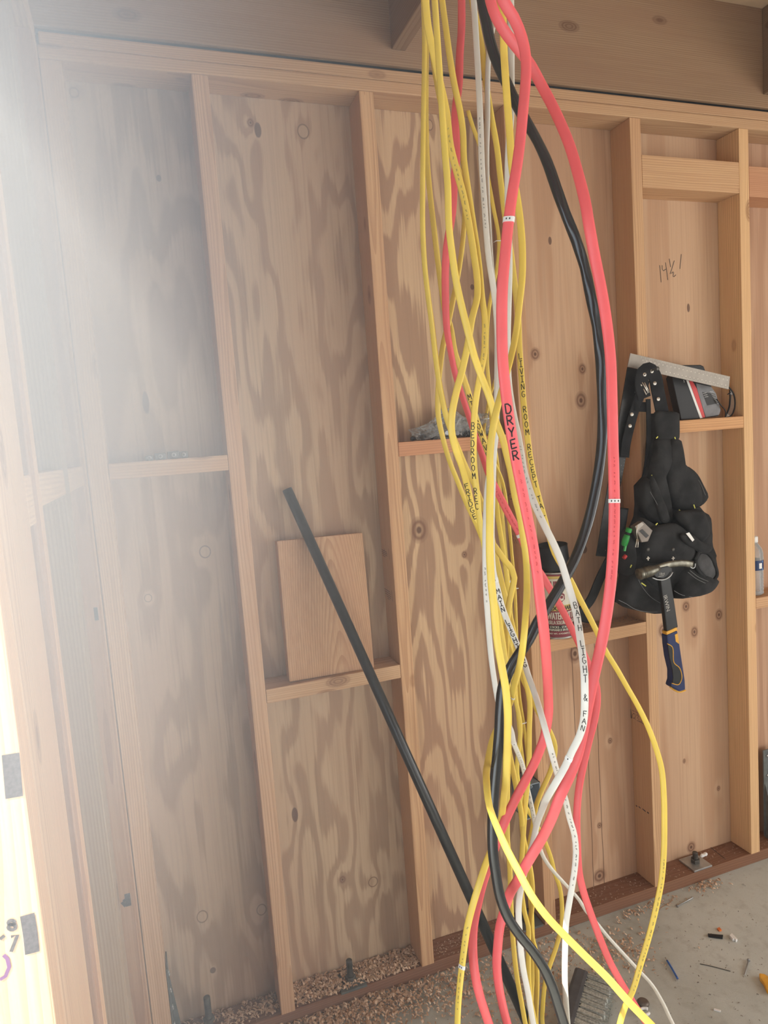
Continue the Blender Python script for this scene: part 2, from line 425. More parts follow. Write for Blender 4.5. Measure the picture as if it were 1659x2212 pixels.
# stroke letters, unit cell, y up
FONT = {
 'A': [[(0, 0), (.5, 1), (1, 0)], [(.2, .4), (.8, .4)]], 'B': [[(.1, 0), (.1, 1), (.7, 1), (.85, .78), (.65, .55), (.1, .5)], [(.65, .52), (.95, .3), (.75, 0), (.1, 0)]],
 'C': [[(.95, .85), (.6, 1), (.2, .85), (.05, .5), (.2, .12), (.6, 0), (.95, .15)]], 'D': [[(.1, 0), (.1, 1), (.55, .98), (.92, .7), (.92, .28), (.6, 0), (.1, 0)]],
 'E': [[(.9, 1), (.1, .92), (.1, 0), (.95, .08)], [(.1, .5), (.75, .52)]], 'F': [[(.15, 0), (.1, .92), (.95, 1)], [(.1, .52), (.8, .56)]],
 'G': [[(.9, .9), (.5, 1), (.12, .75), (.08, .3), (.45, 0), (.9, .18), (.92, .42), (.5, .45)]], 'H': [[(.1, 0), (.1, 1)], [(.9, 0), (.9, 1)], [(.1, .5), (.9, .5)]],
 'I': [[(.5, 0), (.5, 1)], [(.1, 1), (.9, 1)], [(.1, 0), (.9, 0)]], 'K': [[(.1, 0), (.1, 1)], [(.9, 1), (.12, .45), (.95, 0)]],
 'L': [[(.12, 1), (.15, 0), (.95, .1)]], 'M': [[(.05, 0), (.1, 1), (.5, .35), (.9, 1), (.95, 0)]], 'N': [[(.1, 0), (.1, 1), (.9, 0), (.9, 1)]],
 'O': [[(.5, 1), (.12, .75), (.1, .3), (.45, 0), (.85, .25), (.9, .75), (.5, 1)]], 'P': [[(.1, 0), (.1, 1), (.75, .97), (.9, .72), (.7, .5), (.1, .48)]],
 'R': [[(.1, 0), (.1, 1), (.7, .98), (.88, .75), (.65, .52), (.12, .48)], [(.4, .48), (.95, 0)]], 'S': [[(.9, .9), (.5, 1), (.12, .8), (.4, .52), (.85, .3), (.6, 0), (.1, .1)]],
 'T': [[(.05, .95), (.95, 1)], [(.5, .97), (.5, 0)]], 'V': [[(.05, 1), (.5, 0), (.95, 1)]], 'W': [[(.02, 1), (.28, 0), (.5, .7), (.72, 0), (.98, 1)]],
 'Y': [[(.08, 1), (.5, .45)], [(.95, 1), (.5, .45), (.45, 0)]], '&': [[(.95, 0), (.25, .75), (.45, 1), (.68, .8), (.1, .3), (.35, 0), (.95, .42)]],
}

# ------------------------------------------------------------------ the setting
S = 0.4064; T = 0.0381; D = 0.0889
PLATE_T = 0.038; STUD_TOP = 2.409

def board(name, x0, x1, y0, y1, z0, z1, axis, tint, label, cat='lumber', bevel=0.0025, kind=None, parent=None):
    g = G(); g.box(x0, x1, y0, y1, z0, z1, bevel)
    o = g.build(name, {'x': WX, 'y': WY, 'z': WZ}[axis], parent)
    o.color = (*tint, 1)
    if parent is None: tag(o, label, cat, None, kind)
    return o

g = G(); g.box(-3.0, 6.0, -7.0, 0.2, -0.12, 0.0)
tag(g.build('floor', M['concrete'], origin=(0, 0, 0)), kind='structure')

def kn(rows, base):
    out = []
    for px, py, a, b, k in rows:
        p = at(px, py, Y=D); out.append((p.x - base[0], p.z - base[2], a, b, k))
    return out
BACK0 = (0.8, D, 0.0)
PLY = [
 (-0.446, -0.019, plywood('plywood_hazy_left_sheet', (0.47, 0.345, 0.235), (0.335, 0.23, 0.15), 3, 6.0, 1.4, 6.0, kn([(443, 1192, .014, .016, 'r'), (437, 1980, .014, .017, 'r'), (565, 1965, .013, .016, 'r'), (160, 200, .010, .011, 'r'), (320, 1292, .009, .010, 'r'), (343, 385, .006, .008, 'd'), (460, 2096, .008, .009, 'd'), (315, 870, .008, .028, 'd')], BACK0))),
 (-0.019, 0.387, plywood('plywood_flame_figured_sheet', (0.50, 0.365, 0.24), (0.355, 0.24, 0.155), 11, 6.5, 1.7, 8.0, kn([(541, 265, .010, .012, 'k'), (557, 281, .009, .019, 'd'), (655, 284, .015, .018, 'r'), (637, 1760, .009, .022, 'd'), (740, 1900, .011, .013, 'k'), (806, 1905, .014, .015, 'r')], BACK0))),
 (0.387, 0.794, plywood('plywood_cathedral_sheet', (0.57, 0.40, 0.24), (0.345, 0.215, 0.13), 26, 7.0, 1.35, 8.0, kn([(928, 270, .010, .014, 'r'), (905, 1145, .029, .039, 'k'), (1003, 1198, .010, .012, 'k'), (1020, 620, .006, .008, 'd')], BACK0), -0.55, 0.5)),
 (0.794, 1.200, plywood('plywood_reddish_knotty_sheet', (0.545, 0.355, 0.225), (0.455, 0.275, 0.165), 31, 9.0, 0.8, 4.0, kn([(1156, 765, .017, .020, 'k'), (1258, 797, .015, .018, 'k'), (1255, 865, .022, .028, 'k'), (1262, 1187, .011, .013, 'd'), (1242, 1412, .026, .032, 'k'), (1262, 1386, .016, .016, 'k'), (1318, 1600, .010, .012, 'k'), (1295, 1783, .010, .012, 'k'), (1295, 1892, .026, .026, 'k'), (1188, 520, .006, .012, 'd')], BACK0), grooves=(0.17, 0.215, 0.255))),
 (1.200, 1.607, plywood('plywood_smooth_tan_sheet', (0.555, 0.37, 0.235), (0.49, 0.305, 0.185), 47, 8.0, 0.55, 3.0, kn([(1487, 665, .006, .014, 'd'), (1482, 1310, .017, .020, 'k'), (1500, 1365, .016, .021, 'k'), (1553, 1328, .017, .022, 'k'), (1432, 1362, .020, .026, 'k'), (1478, 1644, .007, .010, 'k'), (1493, 1830, .020, .022, 'k'), (1552, 1703, .009, .011, 'k'), (1400, 785, .016, .022, 'k')], BACK0))),
 (1.607, 3.60, plywood('plywood_far_right_sheet', (0.52, 0.33, 0.215), (0.43, 0.255, 0.16), 58, 9.0, 0.8, 4.0)),
]
g = G()
for i, (a, b, m) in enumerate(PLY): g.box(a + (0.0006 if i else -0.09), b - 0.0006, D, D + 0.012, 0.0, 2.80, 0, i)
tag(g.build('wall_back', [p[2] for p in PLY], origin=BACK0), kind='structure')

# bottom plate, top plates, rim board and black gap strip along the back wall
XL, XR = -0.357, 3.45
board('bottom_plate', XL, XR, 0.004, D, 0.0, PLATE_T, 'x', (0.40, 0.285, 0.25), 'dark reddish treated plate along the floor under the back wall studs', 'plate', kind=None)
board('top_plate', XL, XR, 0.0, D, STUD_TOP, 2.4385, 'x', (0.92, 0.83, 0.72), 'lower of the two plates capping the back wall studs', 'plate', 0.004)
board('top_plate', XL + 0.004, XR, 0.002, D, 2.4393, 2.467, 'x', (0.86, 0.76, 0.66), 'upper plate doubled on the lower plate right under the black gap', 'plate', 0.004)
g = G(); g.box(XL, XR, 0.012, D, 2.467, 2.4765)
tag(g.build('gap_filler', M['gapstrip']), 'black strip in the gap between doubled top plate and rim board', 'strip')  # near-black strip filling the gap
board('rim_board', -0.446, XR, 0.0, 0.04, 2.4765, 2.765, 'x', (0.52, 0.47, 0.43), 'wide horizontal rim board above the back wall plates', 'rim board')  # dark tint puts the shade below the ceiling into the wood colour
g = G(); g.box(-0.47, XR + 0.1, -4.7, D, 2.765, 2.79)
tag(g.build('ceiling', plain('subfloor_underside', (0.60, 0.44, 0.29), 0.75, var=0.15, scale=8)), kind='structure')
board('ceiling_joist', 0.462, 0.500, -4.4, -0.001, 2.514, 2.764, 'y', (0.46, 0.41, 0.37), 'dark joist left of the cables running back from the rim board', 'joist')  # shade up here is part of this dark tint
board('ceiling_joist', 1.690, 1.728, -4.4, -0.001, 2.514, 2.764, 'y', (0.40, 0.37, 0.35), 'shaded joist cut by the top right corner', 'joist')  # tint darkened to hold the shade between joists and ceiling

# back wall studs
def stud(x, tint, label, x0=None): return board('wall_stud', x - T if x0 is None else x0, x, 0.0, D, PLATE_T, STUD_TOP, 'z', tint, label, 'stud')
st0 = stud(-0.312, (0.98, 0.94, 0.90), 'corner stud at the far left end of the back wall', -0.356)
stA = stud(0.0, (1.0, 0.90, 0.84), 'back wall stud just left of the leaning board')
stB = stud(S - 0.0005, (1.0, 0.86, 0.72), 'ridged pinkish stud crossed by the black pipe')
stB2 = stud(2 * S, (0.98, 0.84, 0.70), 'back wall stud hidden behind the hanging cables')
stC = stud(3 * S + 0.004, (1.02, 0.90, 0.76), 'stud behind the hanging tool belt and square')
stD = stud(4 * S + 0.003, (1.24, 1.14, 0.92), 'pale yellow stud between the safety glasses and the water bottle')
stE = stud(5 * S + 0.003, (0.98, 0.85, 0.76), 'stud at the right edge beyond the water bottle')
for k in (6, 7, 8): stud(k * S, (0.98, 0.86, 0.76), 'bare stud further right along the back wall, %s past the water bottle' % {6: 'second', 7: 'third', 8: 'fourth'}[k])

def block(x0, x1, z1, tint, label, h=0.0375, y0=0.0, y1=D):
    return board('blocking', x0, x1, y0, y1, z1 - h, z1, 'x', tint, label, 'blocking')
B = {}
B[0] = block(-0.311, -0.0385, 1.531, (0.98, 0.92, 0.88), 'short block in the hazy left bay holding dark metal connectors')
B[1] = block(0.0005, S - T - 0.001, 0.930, (1.0, 0.92, 0.82), 'block under the leaning board')
B[2] = block(S, 2 * S - T - .0005, 1.530, (0.98, 0.70, 0.56), 'reddish block carrying the plastic bags of hardware')
B[3] = block(2 * S + .0005, 3 * S + 0.004 - T - .0005, 0.921, (0.99, 0.84, 0.68), 'dusty block carrying the putty can')
B[4] = block(3 * S + 0.0045, 4 * S + 0.003 - T - .0005, 1.5315, (1.08, 0.86, 0.64), 'block carrying the black saw blade pack')
B[5] = block(4 * S + 0.0035, 5 * S + 0.003 - T - .0005, 0.930, (1.0, 0.85, 0.72), 'block under the water bottle')
block(3 * S + 0.0045, 4 * S + 0.003 - T - .0005, 2.3085, (1.02, 0.90, 0.76), 'tall block set high above the pencilled number', 0.092)
block(4 * S + 0.0035, 5 * S + 0.003 - T - .0005, 2.30, (0.95, 0.72, 0.62), 'tall reddish block at the right edge near the top plate', 0.092)

# left wall: framing seen edge on, doorway beside the camera
LX0, LX1 = -0.446, -0.357
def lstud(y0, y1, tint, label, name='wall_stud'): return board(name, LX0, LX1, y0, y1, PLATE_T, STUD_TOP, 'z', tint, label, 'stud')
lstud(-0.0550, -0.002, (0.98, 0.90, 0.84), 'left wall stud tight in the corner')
lS3 = lstud(-0.112, -0.0560, (0.74, 0.62, 0.56), 'left wall stud beside the corner with a faded black stamp')  # tint darkened for the shade on its camera-facing side
lS2 = lstud(-0.500, -0.431, (0.60, 0.61, 0.60), 'left wall stud with grey shaded face and nail tips')  # grey tint carries the shade and bluish haze of this face
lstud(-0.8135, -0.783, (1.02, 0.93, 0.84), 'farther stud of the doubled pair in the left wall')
lS1 = lstud(-0.8465, -0.8145, (0.72, 0.60, 0.57), 'nearer stud of the doubled pair in the left wall')  # shade in the narrow gap is painted into this tint
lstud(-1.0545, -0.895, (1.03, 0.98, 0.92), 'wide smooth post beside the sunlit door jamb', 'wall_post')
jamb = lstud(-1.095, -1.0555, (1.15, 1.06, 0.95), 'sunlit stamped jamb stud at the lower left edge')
board('blocking', LX0, LX1, -0.8945, -0.8475, 1.475, 1.531, 'y', (1.05, 1.0, 0.95), 'small block between the wide post and the doubled studs', 'blocking')
board('blocking', LX0, LX1, -0.7825, -0.501, 1.49, 1.531, 'y', (1.0, 0.95, 0.9), 'middle left wall block between doubled studs and shaded stud', 'blocking')
board('blocking', LX0, LX1, -0.4305, -0.1125, 1.49, 1.531, 'y', (1.0, 0.95, 0.9), 'left wall block next to the corner studs', 'blocking')
board('bottom_plate', LX0, LX1, -1.095, 0.003, 0.0, PLATE_T, 'y', (0.42, 0.30, 0.26), 'dark plate under the left wall studs', 'plate')
board('top_plate', LX0, LX1, -4.6, -0.001, STUD_TOP, 2.4385, 'y', (1.0, 0.95, 0.9), 'lower plate over the left wall studs', 'plate')
board('top_plate', LX0, LX1 - 0.001, -4.6, -0.001, 2.4393, 2.4765, 'y', (0.97, 0.92, 0.86), 'upper plate over the left wall studs', 'plate')
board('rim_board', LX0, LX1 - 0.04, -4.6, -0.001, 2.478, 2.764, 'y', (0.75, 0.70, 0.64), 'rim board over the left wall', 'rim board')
board('door_header', LX0, LX1, -2.10, -1.056, 2.06, STUD_TOP - 0.001, 'y', (1.0, 0.92, 0.84), 'header over the doorway in the left wall', 'header').location.z += 0
g = G()
g.box(-0.459, -0.4465, -1.095, 0.1, 0.0, 2.79); g.box(-0.459, -0.4465, -2.10, -1.095, 2.06, 2.79); g.box(-0.459, -0.4465, -4.6, -2.10, 0.0, 2.79)
tag(g.build('wall_left', M['siding']), kind='structure')
lstud(-2.14, -2.101, (1.0, 0.92, 0.84), 'stud on the near side of the doorway')
# right wall and the front wall with its wide garage opening, behind the camera
g = G(); g.box(3.46, 3.50, -1.2, 0.1, 0, 2.79); g.box(3.46, 3.50, -4.7, -3.8, 0, 2.79); g.box(3.46, 3.50, -3.8, -1.2, 2.1, 2.79); tag(g.build('wall_right', M['siding']), kind='structure')
g = G(); g.box(-0.459, 0.5, -4.70, -4.62, 0, 2.79); g.box(3.3, 3.5, -4.70, -4.62, 0, 2.79); g.box(0.5, 3.3, -4.70, -4.62, 2.38, 2.79)
tag(g.build('wall_front', M['siding']), kind='structure')

# ------------------------------------------------------------------ ink and stamps on flat faces
def ink(name, parent, strokes, w, mat, nrm, label=None, **plane):
    g = G()
    for st in strokes: g.ribbon(px_poly(st, **plane), nrm, w, 0.0006)
    o = g.build(name, mat, parent)
    if label: o['label'] = label
    return o

BK = (0, -1, 0); LF = (-1, 0, 0)
num = ink('pencilled_number', None, [[(1425, 573), (1428, 610)], [(1430, 573), (1430.5, 582), (1433, 585), (1439, 581)], [(1437.5, 567), (1442.5, 605)], [(1445.5, 559), (1448.5, 577)], [(1456.5, 563), (1447.5, 592)], [(1450.5, 591), (1453, 587.5), (1455, 588), (1453.5, 597), (1455.5, 598), (1460, 593.5)], [(1471.5, 549), (1468.5, 581)]], 0.0024, M['pencil'], BK, Y=D)
tag(num, 'pencilled 14 1/2 on the plywood above the framing square', 'writing')

xB = S - 0.0005 - T
ink('grade_stamp', stB, [[(821, 1178), (823, 1201)], [(839.5, 1185), (842, 1209)], [(825, 1187), (836, 1193)], [(825, 1191), (837, 1197)], [(826, 1195), (837, 1201)], [(827, 1199), (833, 1203)], [(831, 1185), (831, 1190)]], 0.0014, M['stampink'], LF, 'black grade stamp', X=xB)
ink('grade_stamp', stB, [[(826.5, 1267), (829, 1290)], [(846, 1276), (849, 1299)], [(831, 1271), (843, 1279)], [(832, 1276), (844, 1284)], [(833, 1281), (845, 1289)], [(836, 1287), (845, 1293)], [(838, 1292), (842, 1295)]], 0.0014, M['stampink'], LF, 'second black grade stamp', X=xB)
xB2 = 2 * S - T
ink('grade_stamp', stB2, [[(1091, 1067), (1092.5, 1085)]], 0.0015, M['stampink'], LF, X=xB2)
ink('grade_stamp', stB2, [[(1094, 1072), (1099, 1069)], [(1100, 1067), (1108, 1067)], [(1102, 1078), (1107, 1078)]], 0.0015, M['stampink'], LF, X=xB2)
ink('grade_stamp', stB2, [[(1100, 1155), (1102, 1161)], [(1104, 1155), (1106, 1161)], [(1108, 1156), (1110, 1161)], [(1099, 1163), (1102, 1172)], [(1104, 1163), (1107, 1173)], [(1109, 1164), (1112, 1174)], [(1113, 1165), (1117, 1174)]], 0.0015, M['stampink'], LF, 'black stamp partly behind the red cable', X=xB2)
xC = 3 * S + 0.004 - T
circ = [(1369.5 + 3.2 * math.cos(a), 1546.5 + 5.2 * math.sin(a)) for a in [i * math.pi / 6 for i in range(13)]]
ink('grade_stamp', stC, [[(1361.5, 1530.5), (1364, 1551.5)]], 0.0065, M['stampink'], LF, 'heavy stamp bar', X=xC)
ink('grade_stamp', stC, [circ, [(1371, 1551), (1373, 1555)], [(1375.5, 1546), (1377, 1543.5), (1380, 1546), (1377.5, 1551), (1381, 1556)], [(1366, 1534), (1371, 1537)], [(1373, 1537), (1379, 1541)], [(1376, 1556), (1384, 1560)], [(1382, 1558), (1392, 1565)], [(1394, 1546), (1395.5, 1551)], [(1386, 1556), (1386, 1561)], [(1389, 1556), (1390, 1563)]], 0.0015, M['stampink'], LF, 'grade stamp reading 2', X=xC)
ink('grade_stamp', stC, [[(1374, 1740), (1377, 1742)], [(1380, 1742), (1384, 1746)], [(1388, 1747), (1395, 1753)], [(1398, 1754), (1402, 1757)]], 0.004, M['stampink'], LF, X=xC)
# stamps on the sunlit jamb and the left wall stud
JY = -1.095
ink('grade_stamp', jamb, [[(23, 1628), (31, 1722)]], 0.013, M['stampink'], BK, 'wide blue black stamp bar', Y=JY)
ink('grade_stamp', jamb, [[(59, 1975), (66, 2020), (70, 2058)]], 0.011, M['stampink'], BK, 'second stamp bar lower down', Y=JY)
ink('grade_stamp', jamb, [[(25 + 7 * math.cos(a), 1992 + 5 * math.sin(a)) for a in [i * math.pi / 5 for i in range(11)]], [(26 + 8 * math.cos(a), 2002 + 6 * math.sin(a)) for a in [i * math.pi / 5 for i in range(11)]], [(24, 2023), (38, 2019), (24, 2055)], [(0, 2028), (10, 2020)]], 0.0028, M['stampink'], BK, 'stamped figure 8', Y=JY)
ink('marker_curve', jamb, [[(0, 2115), (12, 2108), (20, 2088), (16, 2070), (8, 2062)]], 0.003, plain('purple_marker', (0.16, 0.05, 0.16), 0.8), BK, 'purple marker curve', Y=JY)
ink('grade_stamp', lS3, [[(206, 1312), (209.5, 1340)]], 0.008, M['stampink'], BK, Y=-0.112)
ink('grade_stamp', lS3, [[(274.5, 1930), (278, 1957)]], 0.012, M['stampink'], BK, Y=-0.112)
ink('grade_stamp', lS3, [[(268, 1942), (271, 1947)], [(264, 1948), (272, 1957)]], 0.008, M['stampink'], BK, Y=-0.112)

# ------------------------------------------------------------------ cables
EXP = 2.6
def sec(w, t, n=16, e=EXP):
    out = []
    for k in range(n):
        a = 2 * math.pi * k / n; c, s = math.cos(a), math.sin(a)
        out.append((w / 2 * math.copysign(abs(c) ** (2 / e), c), t / 2 * math.copysign(abs(s) ** (2 / e), s)))
    return out

def lerp(tab, x):
    if not isinstance(tab, (list, tuple)): return tab
    if x <= tab[0][0]: return tab[0][1]
    for (a, u), (b, v) in zip(tab, tab[1:]):
        if x <= b:
            k = (x - a) / (b - a); k = k * k * (3 - 2 * k)
            return u + (v - u) * k
    return tab[-1][1]

FACE = Vector((-0.32, -1.0, 0.06)).normalized()
class Run: pass

def sweep(name, pts, w, t, mat, parent=None, twist=0.0, e=EXP, step=0.011, face=FACE):
    """an oval jacket swept along pts; twist = degrees or [(z, degrees)] by height"""
    path = spline(pts, step); n = len(path); g = G(); sc = sec(w, t, 16, e); m = len(sc); vs = []
    R = Run(); R.p = path; R.T = []; R.N = []; R.Wd = []; R.w = w; R.t = t; R.e = e
    Np = None; down = (path[-1] - path[0]).cross(face).dot(RIGHT) < 0
    for i, p in enumerate(path):
        T_ = (path[min(i + 1, n - 1)] - path[max(i - 1, 0)]).normalized()
        Nn = face - T_ * face.dot(T_)
        if Nn.length < 0.25 and Np is not None: Nn = Np - T_ * Np.dot(T_)
        Nn.normalize(); Np = Nn
        tw = math.radians(lerp(twist, -p.z) if isinstance(twist, list) else twist)
        N2 = Matrix.Rotation(tw, 3, T_) @ Nn
        Wd = (-T_.cross(N2) if down else T_.cross(N2)).normalized()
        R.T.append(T_); R.N.append(N2); R.Wd.append(Wd)
        vs += [p + Wd * a + N2 * b for a, b in sc]
    fs = [[i * m + k, i * m + (k + 1) % m, (i + 1) * m + (k + 1) % m, (i + 1) * m + k] for i in range(n - 1) for k in range(m)]
    g.add(vs, fs, 0, True)
    g.f += [list(range(m - 1, -1, -1)), list(range((n - 1) * m, n * m))]; g.mi += [0, 0]; g.sm += [False, False]
    R.o = g.build(name, mat, parent)
    R.s = [0.0]
    for a, b in zip(path, path[1:]): R.s.append(R.s[-1] + (b - a).length)
    R.py = []
    for p in path:
        c = p - CAM; R.py.append(1106 + F * c.dot(DOWN) / max(0.05, c.dot(FWD)))
    return R

def s_at(R, py):
    best = min(range(len(R.py)), key=lambda i: abs(R.py[i] - py) + (1e4 if R.py[i] < -50 else 0)); return R.s[best]

def frame(R, s):
    s = max(0, min(R.s[-1], s)); i = 0
    lo, hi = 0, len(R.s) - 1
    while hi - lo > 1:
        mid = (lo + hi) // 2
        if R.s[mid] <= s: lo = mid
        else: hi = mid
    k = (s - R.s[lo]) / max(1e-9, R.s[hi] - R.s[lo])
    return (R.p[lo].lerp(R.p[hi], k), R.T[lo].lerp(R.T[hi], k).normalized(), R.N[lo].lerp(R.N[hi], k).normalized(), R.Wd[lo].lerp(R.Wd[hi], k).normalized())

def surf(R, s, u, lift=0.0005):
    p, T_, Nn, Wd = frame(R, s)
    h = R.t / 2 * (max(0.0, 1 - abs(2 * u / R.w) ** R.e)) ** (1 / R.e)
    return p + Wd * u + Nn * (h + lift), Nn

def letter_run(R, text, py0, py1, off=0.0, lw=0.6, sw=0.0011, mat='ink'):
    """hand lettering stacked down the jacket, one upright letter per cell"""
    g = G(); s0, s1 = s_at(R, py0), s_at(R, py1); c = (s1 - s0) / len(text)
    for i, ch in enumerate(text):
        for st in FONT.get(ch, []):
            pts = []
            for (a, b), (a2, b2) in zip(st, st[1:]):
                k = max(1, int(max(abs(a2 - a) * lw * R.w, abs(b2 - b) * c * 0.8) / 0.002))
                pts += [(a + (a2 - a) * j / k, b + (b2 - b) * j / k) for j in range(k)]
            pts.append(st[-1])
            q = [surf(R, s0 + c * (i + 0.9 - b * 0.8), (a - 0.5) * lw * R.w + off * R.w) for a, b in pts]
            n = len(q); vs = []
            for j, (p, nr) in enumerate(q):
                t = q[min(j + 1, n - 1)][0] - q[max(j - 1, 0)][0]; sd = nr.cross(t)
                sd = sd.normalized() * sw / 2 if sd.length > 1e-9 else Vector()
                vs += [p + sd, p - sd]
            g.add(vs, [[2 * j, 2 * j + 1, 2 * j + 3, 2 * j + 2] for j in range(n - 1)])
    o = g.build('marker_lettering', M[mat], R.o); o['label'] = 'black hand lettering reading ' + text
    return o

def print_run(R, py0, py1, off=0.0, mat='print', seed=1):
    """small factory print: a row of short marks"""
    rnd = random.Random(seed); g = G(); s0, s1 = s_at(R, py0), s_at(R, py1); s = s0
    while s < s1:
        L = rnd.choice((0.003, 0.004, 0.006))
        for j in range(int(L / 0.0012)):
            u = off * R.w + rnd.uniform(-0.0006, 0.0006)
            a, nr = surf(R, s + j * 0.0013, u - 0.0009, 0.0004); b, _ = surf(R, s + j * 0.0013, u + 0.0009, 0.0004)
            g.ribbon([a, b], nr, 0.00055, 0.0)
        s += L + rnd.choice((0.0025, 0.004, 0.008))
    return g.build('printed_legend', M[mat], R.o)

def tape_tag(R, py, L=0.007, marks=3):
    s = s_at(R, py); p, T_, Nn, Wd = frame(R, s); g = G(); vs = []; sc = sec(R.w * 1.08, R.t * 1.22, 16)
    for d in (-L / 2, L / 2): vs += [p + T_ * d + Wd * a + Nn * b for a, b in sc]
    m = len(sc); g.add(vs, [[k, (k + 1) % m, m + (k + 1) % m, m + k] for k in range(m)] + [list(range(m)), list(range(m, 2 * m))], 0)
    o = g.build('wrap_tag', M['paper'], R.o); o['label'] = 'small white wrap tag'
    g = G()
    for j in range(marks):
        u = (j - (marks - 1) / 2) * R.w * 0.3
        q = p + Wd * u + Nn * (R.t * 0.62)
        g.ribbon([q - T_ * 0.0012, q + T_ * 0.0012], Nn, 0.0016, 0.0004)
    g.build('tag_mark', M['ink'], o)

def cable(pts, Yt, w, t, mat, label, twist=0.0, head=True, tail=True, name='electrical_cable', e=EXP, group='cables hanging from the ceiling', spread=0.35):
    P = [at(x, y, Y=lerp(Yt, y)) for x, y in pts]
    if head:
        d = P[0] - P[1]; d = d / max(0.02, d.z); h = 2.7645 - P[0].z
        P = [Vector((P[0].x + d.x * h * spread, P[0].y + d.y * h * spread, 2.7645)), Vector((P[0].x + d.x * h * spread * .7, P[0].y + d.y * h * spread * .7, P[0].z + h * 0.5))] + P
    if tail:
        d = P[-1] - P[-2]; h = P[-1].z; d = d / max(0.02, -d.z)
        a = P[-1] + Vector((d.x * h * 0.7, d.y * h * 0.7 - 0.05, -h * 0.72))
        dx = 0.18 if d.x >= 0 else -0.12
        b = Vector((a.x + d.x * h * 0.2 + dx * 0.5, a.y - 0.12, w * 0.62)); c = Vector((b.x + dx * 1.1, b.y - 0.22, w * 0.62))
        P += [a, b, c]
    tw = twist
    if isinstance(twist, list):           # by pixel row -> by height
        tw = []
        for py, dg in twist:
            j = min(range(len(pts)), key=lambda i: abs(pts[i][1] - py)); tw.append((-at(*pts[j], Y=lerp(Yt, pts[j][1])).z, dg))
    R = sweep(name, P, w, t, M[mat], None, tw, e)
    tag(R.o, label, 'cable', group)
    return R

YW, YT = 0.0108, 0.0052
y1 = cable([(915, 0), (917, 90), (914.5, 271), (913, 400), (913, 490), (918, 581), (925, 641), (933, 701), (940, 762), (948, 822), (957, 870), (964, 900), (976, 935), (990, 970), (1007, 1011), (1025, 1047), (1037, 1077), (1049, 1107), (1060, 1150), (1074, 1215), (1088, 1275), (1103, 1335), (1116, 1395), (1128, 1441), (1137, 1477), (1144, 1516), (1143, 1577), (1142, 1658), (1135, 1736), (1128, 1841), (1125, 1901), (1133, 1971), (1141, 2001), (1141, 2052), (1144, 2142), (1157, 2212)],
           [(0, -.63), (870, -.60), (1100, -.56), (1310, -.53), (2212, -.55)], YW, YT, 'yellow', 'leftmost yellow cable at the top of the bundle', [(0, 55), (600, 50), (1000, 30), (1500, 10), (2000, 40)])
y2 = cable([(922, 0), (921, 90), (920.5, 271), (923, 350), (927, 400), (937, 490), (946, 566), (954, 626), (962, 675), (972, 701), (983, 762), (996, 801), (1008, 835), (1016, 862), (1029, 905), (1041, 940), (1052, 975), (1060, 1005), (1068, 1050), (1076, 1120), (1087, 1190), (1096, 1260), (1099, 1330), (1104, 1420), (1112, 1500), (1124, 1570), (1117, 1670), (1130, 1730), (1159, 1781), (1176, 1815), (1191, 1856), (1198, 1886), (1209, 1916), (1214, 1962), (1212, 2004), (1200, 2050), (1180, 2110), (1172, 2180), (1172, 2212)],
           [(0, -.58), (800, -.55), (1000, -.53), (1200, -.42), (1500, -.34), (1800, -.30), (2212, -.33)], YW, YT, 'yellow', 'yellow cable lettered MICROWAVE behind the thin red cable', [(0, 50), (600, 40), (850, 10), (1100, 30), (1600, 20), (1900, 20)])
letter_run(y2, 'MICROWAVE', 853, 985, -0.02, 0.62, 0.0013)
y3 = cable([(919, 0), (924, 54), (936, 115), (951, 181), (964, 241), (973, 316), (986, 368), (999, 415), (1014, 490), (1026, 566), (1031, 605), (1031, 641), (1020, 686), (1010, 747), (998, 801), (986, 846), (977, 890), (975, 925), (983, 966), (998, 1008), (1007, 1041), (1014, 1071), (1023, 1107), (1037, 1133), (1052, 1158), (1070, 1182), (1090, 1210), (1106, 1230), (1111, 1248), (1106, 1274), (1099, 1310), (1094, 1360), (1093, 1411), (1084, 1520), (1092, 1580), (1101, 1630), (1113, 1690), (1125, 1751), (1131, 1811), (1143, 1862), (1149, 1901), (1150, 1947), (1146, 1992), (1149, 2022), (1157, 2052), (1160, 2120), (1158, 2212)],
           [(0, -.66), (900, -.68), (1130, -.60), (1300, -.56), (2212, -.52)], 0.0118, YT, 'yellow', 'yellow cable lettered FRIDGE with a sharp kink low down', [(0, 5), (300, 20), (600, 35), (900, 10), (1250, 15), (1600, 30), (2000, 50)])
letter_run(y3, 'FRIDGE', 1036, 1118, -0.08, 0.62, 0.0014)
print_run(y3, 285, 480, 0.05, seed=3)
